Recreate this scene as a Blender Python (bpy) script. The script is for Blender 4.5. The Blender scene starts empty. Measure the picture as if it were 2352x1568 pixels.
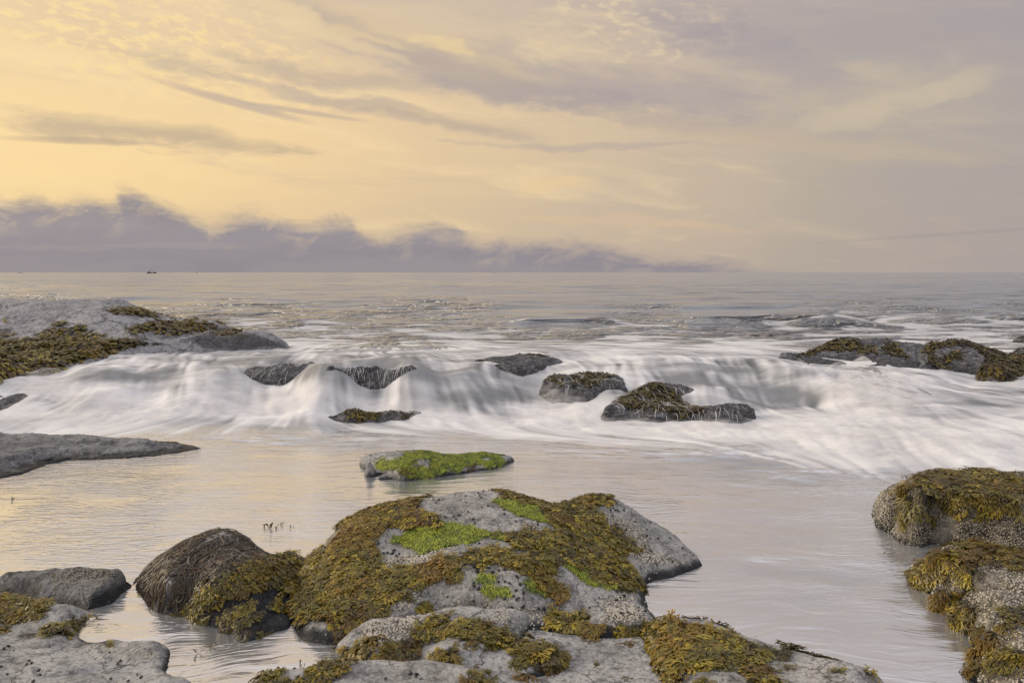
import bpy, math, random
import numpy as np

# ------------------------------------------------------------------ camera
SC = bpy.context.scene
COL = SC.collection
PITCH = math.radians(4.94)
CAM = np.array([0.0, 0.0, 2.0])
F, CU, CV = 1829.0, 1176.0, 784.0            # photo measured on a 2352 x 1568 grid
cam_d = bpy.data.cameras.new("camera")
cam_d.lens = 28.0
cam_d.sensor_width = 36.0
cam_d.clip_start = 0.05
cam_d.clip_end = 60000.0
cam_o = bpy.data.objects.new("camera", cam_d)
cam_o.location = CAM
cam_o.rotation_euler = (math.pi / 2 - PITCH, 0, 0)
COL.objects.link(cam_o)
SC.camera = cam_o

# ------------------------------------------------------------------ exposure / renderer
SC.view_settings.view_transform = 'Standard'
SC.view_settings.look = 'None'
SC.view_settings.gamma = 1.0
SC.view_settings.exposure = 0.06
SC.view_settings.use_curve_mapping = False
SC.render.engine = 'CYCLES'
SC.cycles.use_denoising = True
SC.cycles.use_adaptive_sampling = True
SC.cycles.adaptive_threshold = 0.015
SC.cycles.adaptive_min_samples = 8
SC.cycles.max_bounces = 6
SC.cycles.diffuse_bounces = 2
SC.cycles.glossy_bounces = 2
SC.cycles.transparent_max_bounces = 12
SC.cycles.volume_bounces = 1
SC.cycles.sample_clamp_indirect = 6.0

# ------------------------------------------------------------------ sun
SUN_AZ, SUN_EL = math.radians(-80.0), math.radians(24.0)
sun_d = bpy.data.lights.new("sun", 'SUN')
sun_d.energy = 1.5
sun_d.angle = math.radians(30.0)
sun_d.color = (1.0, 0.86, 0.66)
sun_o = bpy.data.objects.new("sun", sun_d)
sdir = (math.sin(SUN_AZ) * math.cos(SUN_EL), math.cos(SUN_AZ) * math.cos(SUN_EL), math.sin(SUN_EL))
from mathutils import Vector
sun_o.rotation_euler = Vector(sdir).to_track_quat('Z', 'Y').to_euler()
sun_o.location = (-20, 12, 15)
COL.objects.link(sun_o)


# ------------------------------------------------------------------ node helper
class NT:
    def __init__(self, tree):
        self.t = tree
        self.n = tree.nodes
        self.l = tree.links

    def new(self, kind, **kw):
        nd = self.n.new(kind)
        for k, v in kw.items():
            setattr(nd, k, v)
        return nd

    def put(self, sock, v):
        if isinstance(v, bpy.types.NodeSocket):
            self.l.new(v, sock)
        elif v is not None:
            if isinstance(v, (tuple, list)) and len(v) == 3 and sock.type == 'RGBA':
                v = (*v, 1.0)
            sock.default_value = v

    def m(self, op, a, b=None, c=None, clamp=False):
        nd = self.new('ShaderNodeMath', operation=op, use_clamp=clamp)
        self.put(nd.inputs[0], a)
        if b is not None:
            self.put(nd.inputs[1], b)
        if c is not None:
            self.put(nd.inputs[2], c)
        return nd.outputs[0]

    def add(self, a, b): return self.m('ADD', a, b)
    def sub(self, a, b): return self.m('SUBTRACT', a, b)
    def mul(self, a, b): return self.m('MULTIPLY', a, b)

    def step(self, x, lo, hi, a=0.0, b=1.0):
        nd = self.new('ShaderNodeMapRange', interpolation_type='SMOOTHSTEP')
        self.put(nd.inputs[0], x)
        for i, v in enumerate((lo, hi, a, b)):
            self.put(nd.inputs[i + 1], v)
        return nd.outputs[0]

    def xyz(self, x, y, z):
        nd = self.new('ShaderNodeCombineXYZ')
        for i, v in enumerate((x, y, z)):
            self.put(nd.inputs[i], v)
        return nd.outputs[0]

    def sep(self, v):
        nd = self.new('ShaderNodeSeparateXYZ')
        self.put(nd.inputs[0], v)
        return nd.outputs

    def vm(self, op, a, b=None):
        nd = self.new('ShaderNodeVectorMath', operation=op)
        self.put(nd.inputs[0], a)
        if b is not None:
            self.put(nd.inputs[1], b)
        return nd.outputs[1] if op in ('DOT_PRODUCT', 'LENGTH') else nd.outputs[0]

    def noise(self, vec, scale, detail=4.0, rough=0.55, dist=0.0, color=False, dims='3D'):
        nd = self.new('ShaderNodeTexNoise', noise_dimensions=dims)
        self.put(nd.inputs['Vector'], vec)
        nd.inputs['Scale'].default_value = scale
        nd.inputs['Detail'].default_value = detail
        nd.inputs['Roughness'].default_value = rough
        nd.inputs['Distortion'].default_value = dist
        return nd.outputs['Color' if color else 'Fac']

    def mix(self, f, a, b, mode='MIX'):
        nd = self.new('ShaderNodeMix', data_type='RGBA', blend_type=mode)
        self.put(nd.inputs[0], f)
        self.put(nd.inputs[6], a)
        self.put(nd.inputs[7], b)
        return nd.outputs[2]

    def ramp(self, x, stops, interp='LINEAR'):
        nd = self.new('ShaderNodeValToRGB')
        self.put(nd.inputs[0], x)
        cr = nd.color_ramp
        cr.interpolation = interp
        while len(cr.elements) < len(stops):
            cr.elements.new(0.5)
        for e, (p, c) in zip(cr.elements, stops):
            e.position = p
            e.color = (*c, 1.0) if len(c) == 3 else c
        return nd.outputs[0]

    def curve(self, x, pts):
        nd = self.new('ShaderNodeFloatCurve')
        self.put(nd.inputs[1], x)
        c = nd.mapping.curves[0]
        while len(c.points) < len(pts):
            c.points.new(0.5, 0.5)
        for p, (a, b) in zip(c.points, pts):
            p.location = (a, b)
            p.handle_type = 'AUTO'
        nd.mapping.update()
        return nd.outputs[0]


def srgb(r, g, b):
    f = lambda c: (c / 255 / 12.92) if c <= 10.3 else ((c / 255 + 0.055) / 1.055) ** 2.4
    return (f(r), f(g), f(b))


# ------------------------------------------------------------------ world: veiled dawn sky with cloud banks
def sky_ang(u, v):
    a, b = (u - CU) / F, (CV - v) / F
    d = np.array([a, math.cos(PITCH) + b * math.sin(PITCH), -math.sin(PITCH) + b * math.cos(PITCH)])
    return math.atan2(d[0], d[1]), math.atan2(d[2], math.hypot(d[0], d[1]))


def build_world():
    w = bpy.data.worlds.new("World")
    SC.world = w
    w.use_nodes = True
    w.cycles.sampling_method = 'MANUAL'
    w.cycles.sample_map_resolution = 256
    w.node_tree.nodes.clear()
    T = NT(w.node_tree)
    D = T.new('ShaderNodeTexCoord').outputs['Generated']
    x, y, z = T.sep(D)[:3]
    az = T.m('ARCTAN2', x, y)
    el = T.m('ARCTAN2', z, T.m('SQRT', T.add(T.mul(x, x), T.mul(y, y))))
    plainv = T.xyz(az, el, 0.0)

    def n2(sx, sy, scale, detail, rough, ox=0.0, dist=0.0, shear=0.0, color=False):
        mp = T.new('ShaderNodeMapping', vector_type='POINT')
        T.put(mp.inputs['Vector'], plainv)
        mp.inputs['Rotation'].default_value = (0, 0, shear)
        mp.inputs['Location'].default_value = (ox, ox * 1.7, 0)
        mp2 = T.vm('MULTIPLY', mp.outputs[0], (sx, sy, 1.0))
        return T.noise(mp2, scale, detail, rough, dist, color, '2D')

    # veil colour by angle from the hidden sun
    glow = Vector((math.sin(math.radians(-58)) * math.cos(0.12), math.cos(math.radians(-58)) * math.cos(0.12), math.sin(0.12)))
    g = T.vm('DOT_PRODUCT', D, tuple(glow))
    gn = n2(1.6, 6.0, 1.6, 4, 0.6, 2.0)
    g2 = T.m('MULTIPLY_ADD', T.sub(gn, 0.5), 0.26, g)
    t = T.m('MULTIPLY_ADD', g2, 0.5, 0.5)
    veil = T.ramp(t, [(0.0, srgb(150, 146, 156)), (0.5, srgb(174, 163, 158)), (0.60, srgb(186, 172, 158)),
                      (0.70, srgb(209, 187, 162)), (0.785, srgb(226, 199, 161)), (0.88, srgb(245, 212, 160)),
                      (0.96, srgb(255, 221, 160)), (1.0, srgb(255, 232, 180))])
    up = T.step(el, 0.12, 0.50, 0.0, 0.60)
    veil = T.mix(up, veil, srgb(182, 176, 182))
    veil = T.mix(T.step(el, 0.33, 1.0), veil, (0.92, 0.905, 0.95))
    hz = T.step(el, 0.13, 0.0, 0.0, 0.35)
    veil = T.mix(hz, veil, srgb(180, 168, 162))
    # cirrus grain: soft long fibres falling to the right
    ci = n2(0.9, 6.5, 3.0, 6, 0.60, 4.0, 0.5, 0.10)
    veil = T.mix(T.step(ci, 0.50, 0.80, 0.0, 0.30), veil, srgb(168, 156, 158))
    ci2 = n2(1.0, 6.0, 4.6, 6, 0.62, 9.0, 0.5, 0.12)
    warm = T.mul(T.step(ci2, 0.50, 0.76, 0.0, 0.42), T.step(g, -0.2, 0.7))
    veil = T.mix(warm, veil, srgb(252, 224, 172))
    col = veil

    # warped angular coordinates and rags shared by the clouds
    wn = n2(1.0, 2.4, 9.0, 3, 0.6, 1.0, color=True)
    ws = T.vm('MULTIPLY', T.vm('SUBTRACT', wn, (0.5, 0.5, 0.5)), (0.10, 0.030, 0.0))
    warped = T.vm('ADD', plainv, ws)
    fine2 = n2(1.0, 3.6, 15.0, 7, 0.68, 7.0, 0.35, 0.08)
    ragn = T.sub(fine2, 0.5)
    cell = n2(1.0, 2.4, 50.0, 5, 0.55, 3.0, 0.0, 0.10)

    def blob(u, v, L, W, ang, rag=0.5, warp=1.0, alpha=1.0):
        ca, ce = sky_ang(u, v)
        mp = T.new('ShaderNodeMapping', vector_type='TEXTURE')
        T.put(mp.inputs['Vector'], warped if warp else plainv)
        mp.inputs['Location'].default_value = (ca, ce, 0)
        mp.inputs['Rotation'].default_value = (0, 0, -math.radians(ang))
        mp.inputs['Scale'].default_value = (L / F, W / F, 1)
        pq = mp.outputs[0]
        r2 = T.vm('DOT_PRODUCT', pq, pq)
        r2 = T.m('MULTIPLY_ADD', ragn, rag * 4.0, r2)
        return T.step(r2, 2.4, -0.1, 0.0, alpha), pq

    def cloud(col, u, v, L, W, ang, c, alpha, rag=0.5, rim=None, rim_a=0.6, warp=1.0):
        m, pq = blob(u, v, L, W, ang, rag, warp, alpha)
        col = T.mix(m, col, c)
        if rim is not None:
            col = T.mix(T.mul(m, T.step(T.sep(pq)[1], 0.0, 1.0, 0.0, rim_a)), col, rim)
        return col

    lil = srgb(172, 159, 158)
    lil2 = srgb(158, 149, 158)
    gold = srgb(255, 224, 160)
    # fields of small bright cloudlets
    for (u, v, L, W, an, lo, hi, a, c) in ((370, 95, 330, 100, 12, 0.44, 0.70, 0.70, gold), (60, 40, 300, 70, 6, 0.45, 0.71, 0.65, gold), (1480, 45, 200, 50, 10, 0.46, 0.72, 0.65, srgb(236, 213, 172)),
                                           (1420, 105, 170, 30, 6, 0.47, 0.74, 0.5, srgb(228, 206, 168)), (1330, 246, 230, 26, 4, 0.46, 0.68, 0.7, srgb(238, 208, 166))):
        m, _ = blob(u, v, L, W, an, 0.5, 1.0, a)
        col = T.mix(T.mul(m, T.step(cell, lo, hi)), col, c)
    # grey-lilac sheets
    col = cloud(col, 2050, 60, 380, 60, 6, lil2, 0.40, 0.5)
    col = cloud(col, 1740, 115, 200, 40, 22, lil2, 0.42, 0.6)
    col = cloud(col, 1300, 195, 400, 48, 8, srgb(164, 154, 159), 0.62, 0.7)
    col = cloud(col, 1180, 210, 240, 20, 6, srgb(156, 146, 156), 0.45, 0.5)
    col = cloud(col, 960, 118, 290, 36, 15, srgb(190, 172, 156), 0.68, 0.75, rim=gold, rim_a=0.55)
    col = cloud(col, 740, 72, 160, 16, 17, srgb(246, 218, 166), 0.55, 0.5)
    col = cloud(col, 1000, 98, 70, 8, 12, gold, 0.35, 1.1)
    col = cloud(col, 860, 84, 60, 8, 12, gold, 0.35, 1.1)
    col = cloud(col, 760, 180, 230, 16, 6, srgb(188, 170, 154), 0.6, 0.7)
    col = cloud(col, 540, 236, 130, 8, 12, srgb(176, 160, 154), 0.6, 0.5, warp=0)
    col = cloud(col, 790, 232, 200, 12, 8, srgb(180, 164, 155), 0.6, 0.7)
    col = cloud(col, 700, 258, 110, 5, 6, srgb(184, 166, 154), 0.6, 0.5, warp=0)
    col = cloud(col, 1010, 282, 200, 15, 7, srgb(192, 171, 153), 0.75, 0.7, rim=gold, rim_a=0.35)
    col = cloud(col, 1360, 336, 260, 7, 1, srgb(176, 163, 158), 0.45, 0.9)
    col = cloud(col, 350, 312, 220, 22, 3, srgb(194, 172, 146), 0.80, 1.1, rim=gold, rim_a=0.45)
    col = cloud(col, 190, 324, 110, 6, -2, srgb(190, 168, 144), 0.7, 0.5, warp=0)
    col = cloud(col, 400, 152, 90, 18, 6, srgb(192, 176, 156), 0.5, 0.7)
    col = cloud(col, 2030, 243, 150, 20, -13, srgb(212, 194, 164), 0.55, 0.5)
    col = cloud(col, 1600, 290, 300, 14, 9, srgb(178, 164, 156), 0.40, 0.5)
    col = cloud(col, 1850, 330, 300, 18, 8, srgb(206, 182, 154), 0.40, 0.5)
    col = cloud(col, 1280, 428, 80, 10, -8, srgb(236, 204, 154), 0.5, 0.4)
    col = cloud(col, 1450, 514, 260, 8, 4, srgb(228, 194, 152), 0.28, 0.8)
    col = cloud(col, 2180, 538, 230, 3.5, -3, srgb(156, 148, 150), 0.32, 0.6, warp=0)

    # low bank standing over the horizon on the left
    prof = [(-900, 440), (-300, 430), (0, 428), (60, 420), (120, 432), (180, 424), (225, 438), (255, 405), (280, 400), (330, 424), (400, 462), (450, 482), (500, 474), (560, 466), (620, 478),
            (690, 494), (740, 480), (775, 482), (805, 514), (850, 520), (910, 506), (960, 490), (995, 486), (1035, 524), (1085, 543), (1130, 530), (1170, 540), (1260, 536),
            (1320, 550), (1460, 573), (1600, 590), (1720, 606), (1900, 640)]
    pts = []
    for u, v in prof:
        a, e = sky_ang(u, v)
        pts.append(((a + 1.0) / 2.0, max(e, 0.0) * 4.0))
    pts = [(0.0, pts[0][1])] + pts + [(1.0, 0.0)]
    wsx, wsy = T.sep(ws)[:2]
    azc = T.add(T.m('MULTIPLY_ADD', el, 0.30, az), T.m('MULTIPLY_ADD', wsx, 0.35, -0.03))
    top = T.m('MULTIPLY_ADD', T.curve(T.m('MULTIPLY_ADD', azc, 0.5, 0.5, clamp=True), pts), 0.225, -0.002)
    wisp = n2(1.0, 1.9, 24.0, 6, 0.60, 5.0, 0.4, -0.35)
    rag = T.m('MULTIPLY_ADD', ragn, 0.034, T.mul(T.sub(wisp, 0.5), 0.010))
    dep = T.add(T.sub(top, el), rag)
    have = T.step(top, 0.0, 0.012)
    bank = T.mul(T.step(dep, -0.008, 0.020), have)
    bn = n2(0.9, 5.0, 7.0, 5, 0.6, 6.0)
    bcol = T.ramp(T.m('MULTIPLY_ADD', el, 7.0, T.mul(T.sub(bn, 0.5), 0.55)),
                  [(0.0, srgb(153, 147, 153)), (0.14, srgb(145, 140, 150)), (0.35, srgb(150, 144, 153)), (0.55, srgb(143, 137, 146)), (0.8, srgb(158, 149, 150))])
    thin = T.mul(T.step(wisp, 0.46, 0.66), T.step(dep, 0.05, 0.0))
    bank = T.mul(bank, T.sub(0.97, T.mul(thin, 0.45)))
    col = T.mix(bank, col, bcol)
    m, _ = blob(300, 566, 260, 6.0, 0.4, 0.9, 1, 0.14)
    col = T.mix(m, col, srgb(192, 178, 166))
    m, _ = blob(640, 518, 90, 6, 2, 0.5, 1, 0.4)
    col = T.mix(m, col, srgb(196, 178, 164))
    m, _ = blob(990, 540, 110, 8, 2, 0.5, 1, 0.35)
    col = T.mix(m, col, srgb(200, 182, 164))

    nish = T.new('ShaderNodeTexSky', sky_type='NISHITA')
    nish.sun_disc = False
    nish.sun_elevation = SUN_EL
    nish.sun_rotation = SUN_AZ
    nish.altitude = 5
    nish.air_density = 1.3
    nish.dust_density = 3.0
    b1 = T.new('ShaderNodeBackground')
    T.put(b1.inputs[0], nish.outputs[0])
    b1.inputs[1].default_value = 0.08
    b2 = T.new('ShaderNodeBackground')
    T.put(b2.inputs[0], col)
    b2.inputs[1].default_value = 1.0
    mx = T.new('ShaderNodeMixShader')
    mx.inputs[0].default_value = 0.9
    T.l.new(b1.outputs[0], mx.inputs[1])
    T.l.new(b2.outputs[0], mx.inputs[2])
    out = T.new('ShaderNodeOutputWorld')
    T.l.new(mx.outputs[0], out.inputs[0])


build_world()

# ------------------------------------------------------------------ numeric helpers
RNG = np.random.default_rng(7)
_P = RNG.permutation(512).astype(np.int64)
_P = np.concatenate([_P, _P, _P])
_G3 = RNG.normal(size=(512, 3))
_G3 /= np.linalg.norm(_G3, axis=1)[:, None]


def perlin(p):
    """gradient noise for points p (n,2|3), about -0.7..0.7"""
    d = p.shape[1]
    i = np.floor(p).astype(np.int64)
    f = p - i
    i &= 511
    w = f * f * f * (f * (f * 6 - 15) + 10)
    res = 0.0
    for c in range(2 ** d):
        off = [(c >> k) & 1 for k in range(d)]
        h = _P[(i[:, 0] + off[0]) & 511]
        for k in range(1, d):
            h = _P[(h + i[:, k] + off[k]) & 511]
        g = _G3[h]
        dot = 0.0
        wt = 1.0
        for k in range(d):
            dot = dot + g[:, k] * (f[:, k] - off[k])
            wt = wt * (w[:, k] if off[k] else 1 - w[:, k])
        res = res + dot * wt
    return res


def fbm(p, octaves=4, gain=0.5, lac=2.03):
    a, s, r = 1.0, 0.0, 0.0
    for o in range(octaves):
        r = r + a * perlin(p * lac ** o + 17.3 * o)
        a *= gain
    return r


def ridged(p, octaves=4):
    a, r = 1.0, 0.0
    for o in range(octaves):
        r = r + a * (1 - np.abs(perlin(p * 2.07 ** o + 9.1 * o)) * 2.2)
        a *= 0.5
    return r


def sstep(x, a, b):
    t = np.clip((x - a) / (b - a), 0, 1)
    return t * t * (3 - 2 * t)


CP, SP = math.cos(PITCH), math.sin(PITCH)


def ray(u, v):
    a, b = (np.asarray(u, float) - CU) / F, (CV - np.asarray(v, float)) / F
    return np.stack([a, CP + b * SP, -SP + b * CP], -1)


def at_z(u, v, z):
    d = ray(u, v)
    return CAM + d * ((z - CAM[2]) / d[..., 2])[..., None]


def at_y(u, v, y):
    d = ray(u, v)
    return CAM + d * (y / d[..., 1])[..., None]


def project(P):
    q = P - CAM
    dep = np.maximum(q[:, 1] * CP - q[:, 2] * SP, 0.05)
    h = q[:, 1] * SP + q[:, 2] * CP
    return CU + F * q[:, 0] / dep, CV - F * h / dep


class RBF:
    def __init__(self, xy, val, c=0.15, smooth=0.0):
        xy = np.asarray(xy, float)
        val = np.asarray(val, float)
        self.c2 = c * c
        self.o = xy.mean(0)
        q = xy - self.o
        n = len(q)
        r = np.sqrt(((q[:, None] - q[None]) ** 2).sum(-1) + self.c2)
        A = np.zeros((n + 3, n + 3))
        A[:n, :n] = r + np.eye(n) * smooth * -1
        A[:n, n] = 1
        A[:n, n + 1:] = q
        A[n:, :n] = A[:n, n:].T
        b = np.concatenate([val, np.zeros((3,) + val.shape[1:])])
        self.s = np.linalg.lstsq(A, b, rcond=None)[0]
        self.q = q

    def __call__(self, P):
        P = np.asarray(P, float) - self.o
        out = []
        for k in range(0, len(P), 40000):
            p = P[k:k + 40000]
            r = np.sqrt((p[:, None, 0] - self.q[None, :, 0]) ** 2 + (p[:, None, 1] - self.q[None, :, 1]) ** 2 + self.c2)
            n = len(self.q)
            out.append(r @ self.s[:n] + self.s[n] + p @ self.s[n + 1:])
        return np.concatenate(out)


def poly_sd(P, poly):
    """signed distance to a closed polygon, negative inside"""
    poly = np.asarray(poly, float)
    P = np.asarray(P, float)
    d2 = np.full(len(P), 1e18)
    ins = np.zeros(len(P), bool)
    for i in range(len(poly)):
        a, b = poly[i - 1], poly[i]
        e = b - a
        w = P - a
        t = np.clip((w @ e) / max(e @ e, 1e-12), 0, 1)
        q = w - t[:, None] * e
        d2 = np.minimum(d2, (q * q).sum(1))
        c = ((a[1] > P[:, 1]) != (b[1] > P[:, 1]))
        with np.errstate(divide='ignore', invalid='ignore'):
            xi = (b[0] - a[0]) * (P[:, 1] - a[1]) / (b[1] - a[1] if b[1] != a[1] else 1e-12) + a[0]
        ins ^= c & (P[:, 0] < xi)
    return np.where(ins, -1, 1) * np.sqrt(d2)


def line_d(P, line):
    d2 = np.full(len(P), 1e18)
    line = np.asarray(line, float)
    for i in range(1, len(line)):
        a, b = line[i - 1], line[i]
        e = b - a
        w = P - a
        t = np.clip((w @ e) / max(e @ e, 1e-12), 0, 1)
        q = w - t[:, None] * e
        d2 = np.minimum(d2, (q * q).sum(1))
    return np.sqrt(d2)


def mesh_from(name, V, Fc, mat=None, smooth=True, attrs=None):
    """V (n,3), Fc (m,k) index array with one face size, or a list of such arrays"""
    me = bpy.data.meshes.new(name)
    groups = Fc if isinstance(Fc, list) else [Fc]
    me.vertices.add(len(V))
    me.vertices.foreach_set('co', np.ascontiguousarray(V, np.float32).ravel())
    nl = sum(g.size for g in groups)
    nf = sum(len(g) for g in groups)
    me.loops.add(nl)
    me.polygons.add(nf)
    me.loops.foreach_set('vertex_index', np.concatenate([g.ravel() for g in groups]).astype(np.int32))
    sizes = np.concatenate([np.full(len(g), g.shape[1]) for g in groups])
    starts = np.concatenate([[0], np.cumsum(sizes)[:-1]]).astype(np.int32)
    me.polygons.foreach_set('loop_start', starts)
    me.update(calc_edges=True)
    me.validate()
    if smooth:
        me.polygons.foreach_set('use_smooth', np.ones(len(me.polygons), bool))
    for k, a in (attrs or {}).items():
        a = np.asarray(a, np.float32)
        if a.ndim == 1:
            at = me.attributes.new(k, 'FLOAT', 'POINT')
            at.data.foreach_set('value', a)
        else:
            at = me.attributes.new(k, 'FLOAT_COLOR', 'POINT')
            at.data.foreach_set('color', np.concatenate([a, np.ones((len(a), 1), np.float32)], 1).ravel())
    if mat:
        me.materials.append(mat)
    return me


def link(name, data, parent=None, label=None, category=None, group=None, kind=None, loc=None):
    o = bpy.data.objects.new(name, data)
    COL.objects.link(o)
    if parent is not None:
        o.parent = parent
    if loc is not None:
        o.location = loc
    for k, v in (('label', label), ('category', category), ('group', group), ('kind', kind)):
        if v:
            o[k] = v
    return o


def grid_faces(nr, nc):
    i = np.arange(nr * nc).reshape(nr, nc)
    return np.stack([i[:-1, :-1], i[:-1, 1:], i[1:, 1:], i[1:, :-1]], -1).reshape(-1, 4)


def bilinear(G, gx, gy):
    """sample G[row(y), col(x)] at fractional indices"""
    h, w = G.shape[:2]
    gx = np.clip(gx, 0, w - 1.001)
    gy = np.clip(gy, 0, h - 1.001)
    i, j = gx.astype(int), gy.astype(int)
    fx, fy = gx - i, gy - j
    if G.ndim == 3:
        fx, fy = fx[..., None], fy[..., None]
    return (G[j, i] * (1 - fx) + G[j, i + 1] * fx) * (1 - fy) + (G[j + 1, i] * (1 - fx) + G[j + 1, i + 1] * fx) * fy


def blur(G, n=1):
    for _ in range(n):
        G = (np.roll(G, 1, 0) + 2 * G + np.roll(G, -1, 0)) / 4
        G = (np.roll(G, 1, 1) + 2 * G + np.roll(G, -1, 1)) / 4
    return G


# ------------------------------------------------------------------ materials
def new_mat(name):
    m = bpy.data.materials.new(name)
    m.use_nodes = True
    T = NT(m.node_tree)
    b = m.node_tree.nodes['Principled BSDF']
    return m, T, b


def attr(T, name):
    nd = T.new('ShaderNodeAttribute', attribute_name=name)
    return nd.outputs['Fac'], nd.outputs['Color']


def bump(T, b, h, strength, dist):
    nd = T.new('ShaderNodeBump')
    nd.inputs['Strength'].default_value = strength
    nd.inputs['Distance'].default_value = dist
    T.put(nd.inputs['Height'], h)
    T.l.new(nd.outputs[0], b.inputs['Normal'])
    return nd


def mat_stone(name, light=(0.52, 0.505, 0.485), dark=(0.28, 0.272, 0.265), crust=(0.36, 0.33, 0.26), rough_k=1.0, film=0.0, k=1.0):
    m, T, b = new_mat(name)
    pos = T.new('ShaderNodeTexCoord').outputs['Object']
    big = T.noise(pos, 2.3 * k, 4, 0.6)
    med = T.noise(pos, 11.0 * k, 5, 0.65, 0.5)
    grit = T.noise(pos, 42.0 * k, 4, 0.7, 0.3)
    fine = T.noise(pos, 120.0 * k, 3, 0.7)
    c = T.mix(T.step(T.add(T.mul(big, 0.5), T.mul(med, 0.5)), 0.40, 0.60), dark, light)
    c = T.mix(T.step(med, 0.47, 0.38, 0.0, 0.5), c, tuple(x * .45 for x in dark))
    c = T.mix(T.step(grit, 0.52, 0.68, 0.0, 0.6), c, tuple(min(.66, x * 1.3) for x in light))
    c = T.mix(T.step(grit, 0.48, 0.34, 0.0, 0.75), c, tuple(x * .38 for x in dark))
    c = T.mix(T.step(fine, 0.46, 0.32, 0.0, 0.6), c, tuple(x * .35 for x in dark))
    crack = T.new('ShaderNodeTexVoronoi', feature='DISTANCE_TO_EDGE')
    wob = T.vm('MULTIPLY', T.noise(pos, 4.0 * k, 3, 0.6, color=True), (0.5, 0.5, 0.5))
    T.put(crack.inputs['Vector'], T.vm('ADD', pos, wob))
    crack.inputs['Scale'].default_value = 2.6 * k
    crk = T.mul(T.step(crack.outputs['Distance'], 0.018, 0.002), T.step(big, 0.42, 0.56))
    c = T.mix(T.mul(crk, 0.45), c, (0.06, 0.058, 0.06))
    if film:
        fl = T.noise(T.vm('MULTIPLY', pos, (1.0, 1.0, 3.5)), 7.0 * k, 5, 0.65, 0.8)
        c = T.mix(T.step(fl, 0.48, 0.64, 0.0, film), c, (0.46, 0.45, 0.48))
    bf, _ = attr(T, 'crust')
    vor = T.new('ShaderNodeTexVoronoi', feature='F1')
    T.put(vor.inputs['Vector'], pos)
    vor.inputs['Scale'].default_value = 70.0 * k
    cell = vor.outputs['Distance']
    cc = T.mix(T.step(cell, 0.20, 0.60), (0.56, 0.50, 0.40), (0.055, 0.048, 0.038))
    cc = T.mix(T.step(med, 0.42, 0.62, 0.0, 0.6), cc, crust)
    c = T.mix(T.mul(bf, 0.85), c, cc)
    wf, _ = attr(T, 'wet')  # wet stone, plus shade painted in at undercuts
    wcol = T.mix(T.step(grit, 0.55, 0.72), (0.016, 0.017, 0.021), (0.11, 0.11, 0.12))
    c = T.mix(wf, c, wcol)
    ef, _ = attr(T, 'weed')
    ecol = T.mix(T.step(med, 0.35, 0.65), (0.020, 0.014, 0.006), (0.055, 0.038, 0.012))  # holdfast brown, deepened to paint shade under the fronds
    c = T.mix(T.step(ef, 0.3, 0.8), c, ecol)
    gf, _ = attr(T, 'green')
    gcol = T.mix(T.step(med, 0.35, 0.65), (0.06, 0.10, 0.02), (0.24, 0.33, 0.04))
    c = T.mix(gf, c, gcol)
    T.put(b.inputs['Base Color'], c)
    T.put(b.inputs['Roughness'], T.sub(0.80, T.mul(wf, 0.45)))
    b.inputs['Specular IOR Level'].default_value = 0.35
    h = T.add(T.mul(med, 1.0), T.mul(grit, 0.75))
    h = T.add(h, T.mul(fine, 0.25))
    h = T.add(h, T.mul(T.mul(T.sub(1.0, cell), bf), 0.9))
    h = T.sub(h, T.mul(crk, 0.5))
    bump(T, b, h, 1.0, 0.022 * rough_k)
    return m


def mat_weed(name, gloss=0.33):
    m, T, b = new_mat(name)
    _, c = attr(T, 'tint')
    T.put(b.inputs['Base Color'], c)
    b.inputs['Roughness'].default_value = gloss
    b.inputs['Specular IOR Level'].default_value = 0.45
    tr = T.new('ShaderNodeBsdfTranslucent')
    T.put(tr.inputs[0], c)
    mx = T.new('ShaderNodeMixShader')
    mx.inputs[0].default_value = 0.15
    out = m.node_tree.nodes['Material Output']
    T.l.new(b.outputs[0], mx.inputs[1])
    T.l.new(tr.outputs[0], mx.inputs[2])
    T.l.new(mx.outputs[0], out.inputs[0])
    return m


def mat_plain(name, c, rough=0.5, var=0.3, scale=40.0):
    m, T, b = new_mat(name)
    pos = T.new('ShaderNodeTexCoord').outputs['Object']
    n = T.noise(pos, scale, 4)
    T.put(b.inputs['Base Color'], T.mix(n, tuple(x * (1 - var) for x in c), tuple(min(1, x * (1 + var)) for x in c)))
    b.inputs['Roughness'].default_value = rough
    return m


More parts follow.
